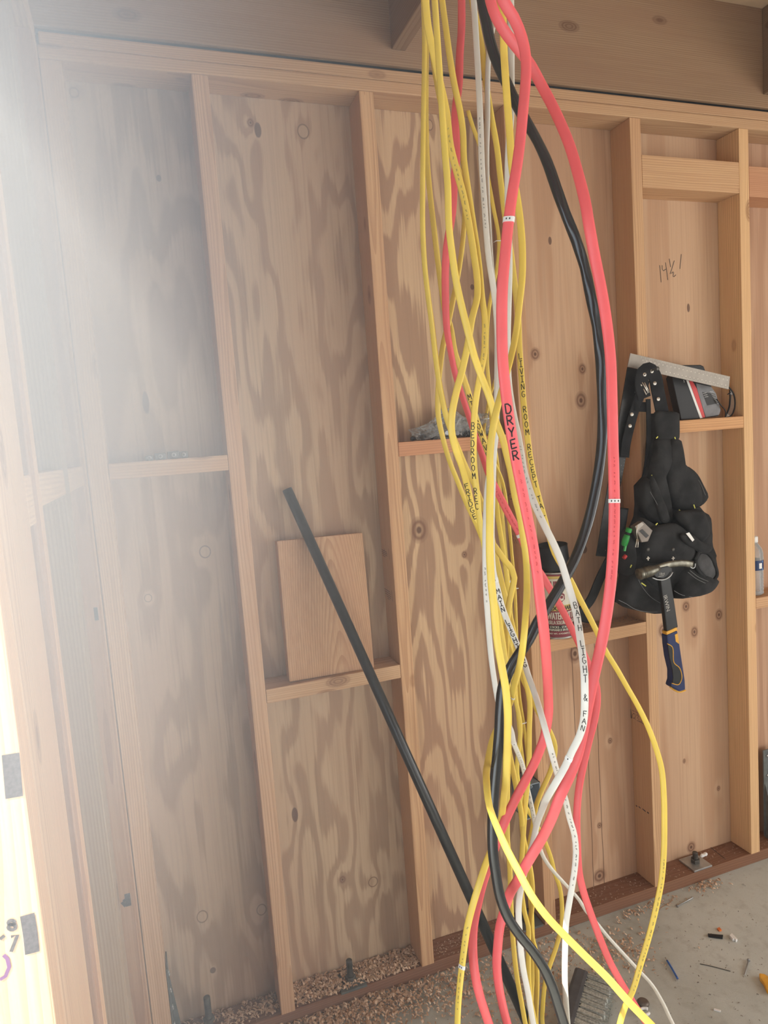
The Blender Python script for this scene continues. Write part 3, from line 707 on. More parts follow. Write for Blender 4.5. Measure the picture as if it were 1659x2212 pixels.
y4 = cable([(939, 0), (945, 90), (951, 180), (957, 270), (963, 350), (967, 400), (970, 490), (977, 551), (986, 611), (998, 665), (1013, 725), (1025, 771), (1040, 813), (1058, 861), (1073, 915), (1085, 945), (1094, 981), (1103, 1017), (1112, 1071), (1123, 1116), (1130, 1162), (1136, 1207), (1138, 1260), (1137, 1305), (1131, 1381), (1123, 1435), (1111, 1480), (1102, 1516), (1084, 1555), (1066, 1592), (1054, 1645), (1051, 1690), (1058, 1745), (1074, 1787), (1095, 1835), (1119, 1880), (1146, 1931), (1179, 1977), (1221, 2022), (1266, 2067), (1312, 2112), (1357, 2163), (1396, 2203), (1408, 2215)],
           [(0, -.72), (900, -.735), (1200, -.76), (1380, -.83), (1470, -.78), (1560, -.68), (1640, -.74), (1720, -.85), (2000, -.93), (2215, -.96)], 0.0112, YT, 'yellow', 'bright yellow cable crossing the lower picture to the bottom right', [(0, 50), (500, 35), (750, 5), (950, 25), (1300, 50), (1700, 45), (1900, 15), (2200, 0)])
tape_tag(y4, 1504, 0.006, 1)
y5 = cable([(955, 0), (963, 60), (969, 105), (981, 180), (994, 241), (1000, 286), (1002, 346), (1008, 390), (1014, 430), (1023, 490), (1032, 551), (1037, 596), (1041, 641), (1047, 686), (1047, 731), (1046, 762), (1038, 807), (1030, 850), (1026, 880), (1024, 911), (1023, 951), (1023, 981), (1026, 1026), (1031, 1071), (1035, 1116), (1043, 1162), (1050, 1198), (1060, 1240), (1075, 1320), (1088, 1400), (1097, 1480), (1100, 1560), (1096, 1700), (1096, 1811), (1101, 1871), (1104, 1962), (1110, 2052), (1117, 2112), (1128, 2173), (1135, 2212)],
           [(0, -.645), (900, -.67), (1150, -.63), (1400, -.58), (2212, -.57)], YW, YT, 'yellow', 'yellow cable lettered BEDROOM REC', [(0, 45), (400, 20), (700, 30), (900, 5), (1100, 25), (1600, 20), (2000, 40)])
letter_run(y5, 'BEDROOM REC', 919, 1096, -0.16, 0.55, 0.0013)
print_run(y5, 700, 800, 0.05, seed=5)
y6 = cable([(922, 20), (934, 120), (947, 200), (960, 255), (975, 310), (990, 365), (1001, 402), (1004, 450), (1003, 480), (998, 536), (989, 596), (980, 641), (971, 686), (957, 747), (949, 807), (946, 860), (947, 900), (954, 935), (970, 993), (989, 1041), (1007, 1086), (1028, 1131), (1043, 1168), (1051, 1195), (1066, 1250), (1083, 1330), (1101, 1400), (1121, 1450), (1140, 1490), (1163, 1540), (1188, 1580), (1199, 1612), (1191, 1660), (1167, 1715), (1158, 1741), (1149, 1796), (1143, 1829), (1141, 1870), (1149, 1990), (1150, 2100), (1147, 2212)],
           [(0, -.60), (800, -.565), (1200, -.53), (1600, -.48), (2212, -.48)], YW, YT, 'yellow', 'thin yellow cable swinging left of the FRIDGE cable then looping back behind', [(0, 60), (450, 55), (800, 30), (1000, 50), (1600, 30)])
y7 = cable([(1080, 0), (1085, 24), (1089, 120), (1095, 211), (1101, 286), (1106, 362), (1115, 415), (1123, 470), (1128, 530), (1128, 596), (1122, 656), (1115, 716), (1106, 762), (1096, 801), (1085, 840), (1073, 885), (1066, 918), (1061, 951), (1058, 996), (1059, 1041), (1058, 1086), (1058, 1131), (1058, 1192), (1061, 1252), (1068, 1320), (1074, 1381), (1083, 1435), (1092, 1486), (1096, 1531), (1096, 1592), (1093, 1670), (1088, 1725), (1080, 1781), (1068, 1817), (1052, 1859), (1037, 1904), (1021, 1956), (1010, 2001), (1000, 2070), (992, 2142), (988, 2212)],
           [(0, -.70), (700, -.73), (900, -.78), (1500, -.815), (1660, -.76), (1780, -.66), (1900, -.72), (2212, -.74)], 0.0118, YT, 'yellow', 'broad bright yellow cable running down the front and off to the lower left', [(0, 0), (500, 35), (800, 50), (1000, 35), (1250, 15), (1600, 5), (1900, 20), (2150, 50)])
tape_tag(y7, 2082, 0.006, 2)
print_run(y7, 2000, 2180, 0.1, seed=7)
y8 = cable([(1020, 0), (1032, 60), (1041, 105), (1050, 181), (1062, 256), (1073, 316), (1080, 377), (1089, 452), (1097, 505), (1105, 557), (1112, 617), (1117, 656), (1120, 701), (1121.5, 747), (1126, 807), (1132, 882), (1139, 942), (1145, 987), (1154, 1035), (1165, 1080), (1175, 1116), (1185, 1153), (1198, 1195), (1215, 1225), (1233, 1254), (1251, 1290), (1275, 1336), (1294, 1375), (1306, 1402), (1330, 1441), (1354, 1483), (1378, 1525), (1399, 1568), (1417, 1616), (1429, 1661), (1434, 1720), (1435, 1770), (1434, 1841), (1429, 1901), (1417, 1962), (1402, 2022), (1384, 2082), (1366, 2142), (1351, 2173), (1339, 2212)],
           [(0, -.60), (600, -.63), (1200, -.66), (1700, -.69), (2212, -.73)], YW, YT, 'yellow', 'yellow cable lettered LIVING ROOM RECEPT arcing out to the right', [(0, 20), (400, 45), (700, 20), (900, 12), (1250, 35), (1500, 45), (1750, 20), (2000, 20)])
letter_run(y8, 'LIVING ROOM RECEPT TAL', 760, 1122, 0.08, 0.58, 0.0012)
print_run(y8, 1860, 2140, 0.1, seed=8)

w1 = cable([(1023, 0), (1028, 75), (1034, 181), (1038, 271), (1041, 362), (1046, 437), (1050, 495), (1056, 560), (1064, 611), (1070, 656), (1075, 720), (1078, 790), (1075, 860), (1070, 930), (1066, 1000), (1063, 1090), (1062, 1170), (1066, 1236), (1074, 1269), (1086, 1315), (1101, 1354), (1116, 1390), (1131, 1426), (1140, 1456), (1155, 1498), (1170, 1547), (1185, 1601), (1197, 1646), (1209, 1690), (1221, 1727), (1230, 1766), (1241, 1805), (1244, 1841), (1242, 1871), (1238, 1901), (1230, 1947), (1223, 1992), (1221, 2037), (1220, 2112), (1223, 2173), (1226, 2212)],
           [(0, -.63), (900, -.67), (1300, -.70), (1450, -.72), (1600, -.80), (1720, -.775), (2212, -.76)], 0.0102, 0.005, 'white', 'white cable lettered MAIN LIGHTING passing under the black cable', [(0, 20), (600, 10), (1300, 15), (1600, 10), (1900, 25)])
letter_run(w1, 'MAIN LIGHTING', 1268, 1442, 0.0, 0.62, 0.0013)
tape_tag(w1, 1247, 0.008, 1)
print_run(w1, 250, 500, -0.1, 'ink', 11); print_run(w1, 1630, 1910, 0.1, 'ink', 12)
w1b = cable([(1073, 0), (1067, 45), (1056, 115), (1053, 181), (1053, 256), (1051, 332), (1052, 407), (1056, 495), (1060, 560), (1068, 640), (1073, 710), (1074, 780), (1073, 850), (1073, 905), (1070, 955), (1063, 1000), (1054, 1041), (1050, 1101), (1048, 1192), (1049, 1260), (1054, 1336), (1060, 1411), (1068, 1471), (1077, 1520), (1089, 1550), (1104, 1577), (1110, 1605), (1122, 1635), (1131, 1662), (1140, 1706), (1149, 1745), (1156, 1782), (1163, 1822), (1175, 1853), (1193, 1879), (1221, 1910), (1251, 1944), (1266, 1968), (1285, 1989), (1312, 2022), (1342, 2055), (1378, 2094), (1408, 2127), (1432, 2167), (1450, 2205)],
           [(0, -.61), (900, -.66), (1250, -.70), (1500, -.66), (1700, -.52), (1850, -.50), (2205, -.60)], 0.0098, 0.005, 'white', 'white cable crossing the outlet box and trailing to the lower right corner', [(0, 45), (600, 40), (1000, 30), (1250, 15), (1650, 10), (1950, 50)])
print_run(w1b, 1230, 1310, 0.0, 'ink', 13); print_run(w1b, 1620, 1760, 0.1, 'ink', 14)
tape_tag(w1b, 1604, 0.006, 1)
w2 = cable([(1103, 0), (1104, 90), (1104, 151), (1104, 241), (1098, 332), (1097, 422), (1099, 500), (1100, 581), (1099, 626), (1097, 690), (1096, 760), (1099, 830), (1110, 900), (1118, 936), (1126, 981), (1133, 1023), (1145, 1062), (1160, 1101), (1179, 1141), (1197, 1177), (1212, 1213), (1224, 1252), (1233, 1281), (1244, 1321), (1251, 1363), (1257, 1405), (1262, 1450), (1263, 1486), (1263, 1525), (1260, 1562), (1251, 1592), (1236, 1622), (1221, 1655), (1204, 1685), (1185, 1717), (1170, 1751), (1158, 1787), (1152, 1817), (1143, 1850), (1131, 1890), (1123, 1930), (1120, 1962), (1122, 2007), (1125, 2052), (1131, 2097), (1140, 2142), (1152, 2212)],
           [(0, -.66), (800, -.69), (1200, -.80), (1500, -.90), (1690, -.86), (1800, -.70), (2212, -.66)], 0.0112, 0.0052, 'white', 'white cable lettered BATH LIGHT & FAN in front of the putty can', [(0, 10), (500, 30), (950, 20), (1300, 20), (1600, 40), (1800, 45), (2000, 10)])
letter_run(w2, 'BATH LIGHT & FAN', 1299, 1572, 0.16, 0.5, 0.0010)
print_run(w2, 960, 1120, 0.1, seed=15)
tape_tag(w2, 1642, 0.006, 1)

r0 = cable([(997, 0), (997, 60), (993, 120), (991, 181), (984, 241), (984, 286), (986, 332), (981, 392), (977, 460), (966, 527), (962, 581), (962, 626), (963, 671), (966, 716), (974, 762), (983, 806), (997, 851), (1013, 900), (1028, 945), (1043, 987), (1058, 1029), (1076, 1065), (1094, 1101), (1109, 1129), (1124, 1156), (1136, 1186), (1153, 1217), (1173, 1247), (1191, 1278), (1209, 1308), (1227, 1342), (1245, 1378), (1266, 1423), (1281, 1456), (1289, 1486), (1290, 1516), (1284, 1556), (1272, 1601), (1262, 1645), (1251, 1700), (1246, 1760), (1247, 1826), (1251, 1886), (1260, 1925), (1272, 1962), (1285, 1998), (1300, 2037), (1318, 2079), (1339, 2118), (1357, 2148), (1378, 2182), (1396, 2210)],
           [(0, -.62), (900, -.615), (1500, -.65), (2212, -.66)], 0.0138, 0.0066, 'red', 'thinner red cable behind the yellow ones with a wrap tag on plywood height', [(0, 40), (300, 15), (600, 35), (800, 62), (960, 62), (1150, 0), (1400, 40), (1700, 30), (2000, 10)])
tape_tag(r0, 1157, 0.006, 2)
print_run(r0, 1030, 1140, 0.0, 'redprint', 16)
r1 = cable([(1086, 0), (1110, 39), (1128, 84), (1136, 127), (1136, 166), (1131, 226), (1124, 301), (1116, 362), (1108, 410), (1099, 475), (1091, 551), (1085, 626), (1084, 701), (1086, 777), (1093, 852), (1103, 925), (1115, 996), (1127, 1056), (1139, 1116), (1151, 1177), (1160, 1237), (1167, 1300), (1173, 1345), (1178, 1396), (1182, 1456), (1184, 1501), (1184, 1547), (1175, 1595), (1158, 1640), (1137, 1682), (1117, 1719), (1097, 1760), (1080, 1799), (1068, 1835), (1055, 1871), (1043, 1907), (1031, 1956), (1023, 1998), (1021, 2046), (1025, 2097), (1034, 2142), (1047, 2185), (1056, 2212)],
           [(0, -.80), (1350, -.83), (1600, -.69), (1850, -.67), (2212, -.72)], 0.0162, 0.0076, 'red', 'broad red cable lettered DRYER', [(0, 40), (150, 40), (450, 25), (800, 0), (1400, 5), (1700, 10), (1880, 40), (2100, 20)])
letter_run(r1, 'DRYER', 876, 1000, -0.02, 0.58, 0.0021)
tape_tag(r1, 476, 0.0075, 2)
print_run(r1, 1010, 1240, 0.05, 'redprint', 17)
r2 = cable([(1059, 0), (1071, 36), (1095, 75), (1119, 105), (1147, 142), (1168, 181), (1192, 226), (1213, 271), (1231, 316), (1249, 377), (1264, 437), (1273, 490), (1284, 551), (1299, 626), (1311, 701), (1319, 777), (1322, 860), (1324, 951), (1326, 1026), (1327, 1101), (1325, 1177), (1319, 1260), (1310, 1330), (1301, 1381), (1291, 1426), (1281, 1471), (1269, 1531), (1257, 1592), (1246, 1635), (1232, 1672), (1212, 1715), (1191, 1769), (1167, 1817), (1140, 1862), (1119, 1901), (1101, 1931), (1089, 1968), (1080, 2001), (1075, 2046), (1073, 2082), (1077, 2127), (1086, 2173), (1096, 2212)],
           [(0, -.74), (150, -.74), (500, -.82), (1400, -.86), (1720, -.84), (1850, -.79), (1960, -.70), (2212, -.70)], 0.0166, 0.0078, 'red', 'outermost red cable bowing far right in front of the tool belt', [(0, 45), (300, 40), (600, 15), (900, 0), (1350, 20), (1550, 45), (1750, 10), (2000, 35)])
tape_tag(r2, 1077, 0.006, 3)
print_run(r2, 990, 1250, 0.0, 'redprint', 18)
k1 = cable([(1041, 0), (1050, 45), (1059, 90), (1074, 136), (1095, 181), (1116, 226), (1138, 265), (1162, 307), (1183, 353), (1201, 405), (1221, 460), (1245, 521), (1263, 578), (1276, 641), (1289, 705), (1297, 777), (1301, 855), (1302, 921), (1299, 969), (1292, 1026), (1281, 1086), (1269, 1132), (1254, 1177), (1235, 1222), (1208, 1270), (1182, 1312), (1161, 1345), (1143, 1381), (1119, 1417), (1099, 1450), (1086, 1486), (1081, 1531), (1079, 1577), (1074, 1637), (1068, 1700), (1064, 1771), (1065, 1841), (1071, 1886), (1080, 1937), (1098, 1983), (1122, 2019), (1149, 2052), (1173, 2088), (1191, 2127), (1206, 2173), (1218, 2212)],
           [(0, -.66), (500, -.74), (1400, -.765), (1840, -.76), (2212, -.78)], 0.0172, 0.0116, 'black', 'thick black cable swinging right then down through the middle', [(0, 20), (226, 30), (307, -15), (405, 30), (460, -10), (521, 35), (578, -15), (641, 30), (705, -20), (777, 35), (855, -5), (969, 30), (1086, 10), (1177, 35), (1270, 5), (1400, 20), (1700, 10)], e=2.2)
# rear yellow cables stapled to the hidden stud, ending in the outlet box
yb1 = cable([(1010, 236), (1020, 270), (1033, 305), (1047, 350), (1058, 405), (1066, 450), (1075, 495), (1078, 521), (1075, 569), (1067, 611), (1058, 655), (1053, 701), (1052, 780), (1058, 850), (1064, 935), (1074, 1000), (1082, 1080), (1092, 1192), (1099, 1256), (1106, 1350), (1114, 1480), (1124, 1600), (1136, 1692)],
            [(236, .05), (500, .03), (900, .02), (925, -.012), (985, -.012), (1030, .02), (1600, .03), (1692, .03)], YW, YT, 'yellow', 'dim yellow cable stapled along the hidden stud into the outlet box', 20, head=False, tail=False, group='cables running down the back wall')
tape_tag(yb1, 1256, 0.006, 1)
yb2 = cable([(1084, 770), (1072, 815), (1060, 850), (1049, 905), (1046, 940), (1062, 985), (1086, 1042), (1097, 1110), (1106, 1200), (1112, 1272), (1117, 1400), (1122, 1500), (1131, 1562), (1140, 1640), (1147, 1695)],
            [(770, .05), (905, .03), (925, -.024), (1000, -.028), (1060, .006), (1695, .035)], YW, YT, 'yellow', 'dim thin yellow cable held by white staples beside the hidden stud', 55, head=False, tail=False, group='cables running down the back wall')
def staple(px, py, Y, label):
    c = at(px, py, Y=Y); g = G()
    g.tube([c + Vector((-0.010, 0.012, 0.0)), c + Vector((-0.010, -0.003, 0.0)), c + Vector((0.010, -0.003, 0.001)), c + Vector((0.010, 0.012, 0.001))], 0.0014, 6)
    tag(g.build('cable_staple', M['paper']), label, 'staple', 'cable staples on the hidden stud')
staple(1078, 521, .020, 'topmost white cable staple on the hidden stud')
staple(1050, 905, .020, 'white cable staple just above the bags of hardware')
staple(1112, 1272, .018, 'white cable staple left of the putty can')
staple(1131, 1562, .018, 'lowest white cable staple above the outlet box')

# ------------------------------------------------------------------ outlet box
bt, bb = at(1155, 1692, Y=-.012).z, at(1150, 1768, Y=-.012).z
bx1 = xB2 - 0.0006; bx0 = bx1 - 0.054
ob = empty('outlet_box', (bx0 + .027, 0.03, bb), 'blue grey plastic outlet box nailed to the hidden stud', 'outlet box')
g = G()
for a in ((bx0, bx0 + .003, -.012, .062, bb, bt), (bx1 - .003, bx1, -.012, .062, bb, bt), (bx0, bx1, -.012, .062, bb, bb + .003), (bx0, bx1, -.012, .062, bt - .003, bt), (bx0, bx1, .059, .062, bb, bt)): g.box(*a)
g.build('box_shell', M['boxblue'], ob)
for zz in (bt - .008, bb + .008):
    g = G(); cx = (bx0 + bx1) / 2 - .004
    g.lathe([(.0022, 0), (.0048, 0), (.0048, .02), (.0022, .02)], (cx, -.0125, zz), (0, 1, 0), 18, close=False); g.build('screw_boss', M['boxblue'], ob)

# ------------------------------------------------------------------ leaning pipe and leaning board
pt, pb = at(620, 1057, Y=.0705), at(1165, 2267, Z=.0145)
ax = (pt - pb).normalized(); L = (pt - pb).length; g = G(); R_ = .0133
g.lathe([(R_ - .0025, 0), (R_, 0), (R_, L), (R_ - .0025, L), (R_ - .0025, L - .12), (.0005, L - .12)], pb, ax, 28, close=False)
tag(g.build('plastic_pipe', M['pipe']), 'long black plastic pipe leaning from floor to plywood', 'pipe')
bd = G(); bd.box(-.1165, .1165, 0, .038, 0, .368, .003, 0, Matrix.Translation((.182, .0155, .9310)) @ Matrix.Rotation(math.radians(-5.4), 4, 'X') @ Matrix.Rotation(math.radians(1.0), 4, 'Y'))
lb = bd.build('leaning_board', WZ); lb.color = (.93, .80, .70, 1)
tag(lb, 'short wide board standing on a block behind the black pipe', 'board')

# ------------------------------------------------------------------ things on the blocks
# dark connectors in the hazy left bay
for i, (px, w_, h_) in enumerate(((322, .020, .012), (346, .026, .016), (375, .028, .018), (396, .022, .016))):
    c = at(px, 985, Y=.045); z0 = 1.5312
    e = empty('metal_connector', (c.x, .045, z0), ('leftmost', 'second from left', 'third from left', 'rightmost')[i] + ' of the dark connectors on the hazy left block', 'connector', 'dark connectors on the left block')
    g = G(); g.box(c.x - w_ / 2, c.x + w_ / 2, .030, .060, z0, z0 + h_, .003); g.build('connector_body', M['darksteel'], e)
    g = G(); g.lathe([(.003, 0), (.0055, 0), (.0055, .006), (.003, .006)], (c.x, .0305, z0 + h_ / 2), (0, -1, 0), 16, close=False); g.build('locknut', M['steel'], e)

# putty can
cz = .9213; cc = Vector((at(1204, 1372, Y=.034).x, .034, cz)); CR = .050; CH = .198
can = empty('putty_can', cc, 'maroon and cream putty can with a black cup on top, on the dusty block', 'can')
g = G(); g.lathe([(CR - .001, 0), (CR + .0012, .0), (CR + .0012, .004), (CR - .001, .005), (CR - .001, CH - .005), (CR + .0012, CH - .004), (CR + .0012, CH), (CR - .004, CH), (CR - .004, CH - .004), (.001, CH - .004)], cc, seg=56)
g.build('tin_body', M['tin'], can)
th0 = math.atan2(CAM.y - cc.y, CAM.x - cc.x) + math.radians(20)      # label centre direction
def cyl(u, h, r): a = th0 + u / CR; return Vector((cc.x + r * math.cos(a), cc.y + r * math.sin(a), cc.z + h))
zc = lambda py: CH * (1381 - py) / 151.0
bands = [('maroon', .006, zc(1305)), ('maroon', zc(1305), zc(1349)), ('maroon', zc(1364), zc(1366))]
def band(m, h0, h1, r, u0=-math.pi, u1=math.pi, seg=72):
    g = G(); vs = []
    for k in range(seg + 1):
        u = (u0 + (u1 - u0) * k / seg) * CR; vs += [cyl(u, h0, r), cyl(u, h1, r)]
    g.add(vs, [[2 * k, 2 * k + 2, 2 * k + 3, 2 * k + 1] for k in range(seg)], 0, True)
    return g.build('label_band', M[m], can)
band('maroon', .0055, CH - .0055, CR)
band('gold', zc(1243.5), zc(1238), CR + .0002)
band('cream', zc(1304), zc(1244), CR + .0002)
band('gold', zc(1316.5), zc(1304), CR + .0003)
band('labelblack', zc(1363), zc(1349.5), CR + .0003)
def text_mesh(s, size):
    c = bpy.data.curves.new('t', 'FONT'); c.body = s; c.size = size; c.align_x = 'CENTER'; c.resolution_u = 2
    o = bpy.data.objects.new('t', c); COL.objects.link(o); dg = bpy.context.evaluated_depsgraph_get()
    me = bpy.data.meshes.new_from_object(o.evaluated_get(dg)); bpy.data.objects.remove(o)
    v = [p.co.copy() for p in me.vertices]; f = [list(p.vertices) for p in me.polygons]; bpy.data.meshes.remove(me)
    return v, f
def can_text(s, py0, py1, width, m, bold=0.0):
    v, f = text_mesh(s, 1.0); x0, x1 = min(p.x for p in v), max(p.x for p in v); y0, y1_ = min(p.y for p in v), max(p.y for p in v)
    h0, h1 = zc(py1), zc(py0); g = G()
    for dx in ((-bold, 0, bold) if bold else (0,)):
        g.add([cyl(((p.x - x0) / (x1 - x0) - .5) * width + dx, h0 + (p.y - y0) / (y1_ - y0) * (h1 - h0), CR + .0008) for p in v], f)
    o = g.build('label_lettering', M[m], can); o['label'] = 'lettering reading ' + s
can_text("DURHAM'S", 1248, 1268, .088, 'maroon', .0009)
can_text('ROCK HARD', 1305.5, 1315.5, .080, 'labelblack', .0007)
can_text('WATER PUTTY', 1320, 1336, .088, 'cream', .0007)
can_text('MASILLA SOLUBLE EN AGUA', 1338.5, 1347, .100, 'cream', .0003)
can_text('STICKS - STAYS PUT', 1351, 1356, .075, 'cream', .0003)
can_text('PERMANECE EN EL LUGAR', 1357.5, 1362.5, .080, 'cream', .0003)
can_text('NET WT. 4 POUNDS (1.81 kg)', 1366.5, 1371.5, .080, 'cream', .0002)
g = G(); cm = (zc(1296) + zc(1275)) / 2
g.add([cyl(.011 * math.cos(a), cm + .0145 * math.sin(a), CR + .0006) for a in [math.pi / 6 + i * math.pi / 3 for i in range(6)]], [list(range(6))]); g.build('label_emblem', M['maroon'], can)
g = G(); g.add([cyl(.0068 * math.cos(a), cm + .0068 * math.sin(a), CR + .0009) for a in [i * math.pi / 10 for i in range(20)]], [list(range(20))]); g.build('label_emblem', M['cream'], can)
g = G(); g.add([cyl(.0045 * math.cos(a) + .0006 * math.sin(3 * a), cm + .0045 * math.sin(a), CR + .0011) for a in [i * math.pi / 10 for i in range(20)]], [list(range(20))]); g.build('label_emblem', M['maroon'], can)
# black cup resting on the can
cup_ax = Vector((-.06, -.02, 1)).normalized(); g = G()
g.lathe([(.0005, 0), (.0455, 0), (.047, .003), (.047, .030), (.0455, .033), (.0440, .070), (.0448, .074), (.0430, .074), (.0415, .036), (.0005, .034)], cc + Vector((0, 0, CH + .0025)), cup_ax, 44, close=False)
tag(g.build('plastic_cup', M['blackpl']), 'black tapered plastic cup resting on the putty can', 'cup')

# bags of hardware
def crumple(px, py, sx, sy, sz, seed, label, z0=1.5305):
    c = at(px, py, Y=.04); e = empty('hardware_bag', (c.x, .04, z0), label, 'bag', 'poly bags on the reddish block')
    bm = bmesh.new(); bmesh.ops.create_icosphere(bm, subdivisions=4, radius=1.0); rnd = random.Random(seed)
    for v in bm.verts:
        p = v.co.copy(); k = 1 + .42 * mnoise.noise(p * 1.7 + Vector((seed, 0, 0))) + .22 * mnoise.noise(p * 4.5 + Vector((0, seed, 0))) + .10 * abs(mnoise.noise(p * 9 + Vector((seed, seed, 0))))
        q = Vector((p.x * sx * k, p.y * sy * k, max(-.88, p.z) * sz * k)); v.co = q
    zm = min(v.co.z for v in bm.verts)
    g = G(); g.bm(bm, 0, False, Matrix.Translation((c.x, .04, z0 - zm + .0008))); g.build('poly_film', M['bag'], e)
    g = G()
    for i in range(16):
        p = Vector((c.x + rnd.uniform(-.6, .6) * sx, .04 + rnd.uniform(-.5, .5) * sy, z0 + .006 + rnd.random() ** 2 * sz * .5))
        a = Vector((rnd.uniform(-1, 1), rnd.uniform(-1, 1), rnd.uniform(-.3, .3))).normalized()
        g.lathe([(.0035, 0), (.0035, .012), (.0062, .012), (.0062, .016)], p, a, 8)
    g.build('bagged_hardware', M['darksteel'] if seed % 2 else M['steel'], e)
crumple(922, 936, .048, .030, .020, 3, 'flat poly bag with shiny hardware at the left end of the reddish block')
crumple(968, 928, .046, .034, .034, 8, 'tallest crumpled poly bag in the middle of the reddish block')
crumple(1012, 930, .040, .030, .024, 5, 'crumpled poly bag behind the thinner red cable')
crumple(1045, 926, .030, .026, .028, 12, 'small striped poly bag beside the hidden stud')

# saw blade pack
YP = .030
pk = at(1500, 905, Y=YP); z5 = 1.5317
sp = empty('saw_blade_pack', (pk.x, YP, z5), 'black pack with white and red stripes standing behind the square', 'pack')
def onz(pts, Y): return [Vector((p.x, p.y, max(p.z, z5 + .0005))) for p in px_poly(pts, Y=Y)]
g = G(); g.slab(onz([(1452, 816), (1464, 792), (1470, 788.5), (1514, 788), (1520, 791), (1524, 801), (1533, 826), (1542, 845), (1553, 868), (1556, 880), (1552, 899), (1522, 903), (1472, 907)], YP), (0, .028, 0), 0, .0025); g.build('pack_sleeve', M['blackpl'], sp)
def flat(name, pts, m, parent, dy, Y=YP, zlift=True):
    g = G(); q = px_poly(pts, Y=Y)
    if zlift: q = [Vector((p.x, p.y, max(p.z, z5 + .001))) for p in q]
    g.slab([p + Vector((0, -dy - .0004, 0)) for p in q], (0, .0004, 0)); return g.build(name, m, parent)
flat('white_stripe', [(1482, 821), (1487, 822), (1517, 903), (1512, 904)], M['paper'], sp, .0004)
flat('red_stripe', [(1488, 822), (1496, 824), (1505, 840), (1523, 901), (1517, 903)], M['labelred'], sp, .0004)
flat('grey_card', [(1503, 828), (1536, 836), (1546, 850), (1556, 886), (1553, 896), (1524, 901), (1507, 846)], M['greypl'], sp, .0006)
flat('black_panel', [(1516, 847), (1543, 850), (1551, 871), (1527, 876)], M['labelblack'], sp, .0011)
g = G()
for i in range(9): g.ribbon(px_poly([(1533 + i * 1.9, 846 + i * 3.2), (1541 + i * 1.4, 845 + i * 3.3)], Y=YP - .0018), BK, .0009)
for i in range(3): g.ribbon(px_poly([(1518 + i * 2, 850 + i * 4), (1526 + i * 2, 848.5 + i * 4)], Y=YP - .0018), BK, .0009)
g.build('card_print', M['paper'], sp)
vt, ft = text_mesh('S', .010); g = G(); p0 = at(1478, 826, Y=YP - .0012); g.add([p0 + Vector((v.x * .94 - v.y * .2, 0, v.y + v.x * .2)) for v in vt], ft); g.build('pack_letter', M['paper'], sp)
# safety glasses
gl = at(1566, 905, Y=.035)
sg = empty('safety_glasses', (gl.x, .035, z5), 'clear safety glasses standing on end at the right end of the pack', 'glasses')
arc = px_poly([(1574, 836), (1583, 848), (1587.5, 866), (1586, 884), (1579, 898), (1566, 903)], Y=.028)
g = G(); g.tube(spline(arc, .004), .0022, 8); g.build('frame', M['blackpl'], sg)
g = G(); inn = spline(px_poly([(1577, 842), (1577, 862), (1575, 880), (1567, 901)], Y=.040), .004); g.tube(inn, .0026, 8); g.build('frame', M['blackpl'], sg)
g = G(); a1 = spline(arc, .01); m_ = len(a1); i1 = spline(px_poly([(1577, 842), (1577, 862), (1575, 880), (1567, 901)], Y=.040), .01)
i1 = [i1[min(len(i1) - 1, int(j * len(i1) / m_))] for j in range(m_)]
g.add(a1 + i1, [[j, j + 1, m_ + j + 1, m_ + j] for j in range(m_ - 1)], 0, True); g.build('lens', M['lens'], sg)
g = G(); g.tube(spline(px_poly([(1548, 862), (1556, 874), (1567, 888), (1567, 901)], Y=.022), .004), .0018, 8); g.build('temple', M['blackpl'], sg)
g = G(); g.tube(spline(px_poly([(1572, 852), (1577, 848), (1580, 846)], Y=.035), .003), .0018, 8); g.build('nose_piece', M['blackpl'], sg)

# water bottle half behind the pale stud
bc = Vector((1.6680, .045, .9303)); bh = at(1630, 1158, Y=.045).z - bc.z
wb = empty('water_bottle', bc, 'clear water bottle with navy label half hidden behind the pale stud', 'bottle')
pf = [(.001, .004), (.024, .0), (.0305, .006)]
for i in range(7): pf += [(.0310, .010 + i * .0118), (.0292, .0158 + i * .0118)]
k_ = bh / .225
pf += [(.0308, .094), (.0308, .135), (.0315, .140), (.0300, .150), (.0310, .158), (.0270, .178), (.0160, .197), (.0132, .203), (.0132, .210)]
g = G(); g.lathe([(r, h * k_) for r, h in pf], bc, seg=32, close=False); g.build('bottle_body', M['bottle'], wb)
g = G(); g.lathe([(.0312, .098 * k_), (.0312, .136 * k_)], bc, seg=40, close=False); g.build('bottle_label', M['navylabel'], wb)
for (a0, a1, h0, h1, m) in ((-1.95, -1.80, .128, .135, 'sky'), (-1.95, -1.80, .098, .106, 'sky'), (-2.35, -1.98, .105, .126, 'paper')):
    g = G(); vs = []
    for k in range(7):
        a = a0 + (a1 - a0) * k / 6 + .55
        for h in (h0, h1): vs.append(bc + Vector((.0315 * math.cos(a), .0315 * math.sin(a), h * k_)))
    g.add(vs, [[2 * k, 2 * k + 2, 2 * k + 3, 2 * k + 1] for k in range(6)]); g.build('label_patch', M[m], wb)
g = G(); g.lathe([(.0155, .203 * k_), (.0155, .222 * k_), (.0148, .225 * k_), (.001, .225 * k_)], bc, seg=32); g.build('bottle_cap', M['paper'], wb)

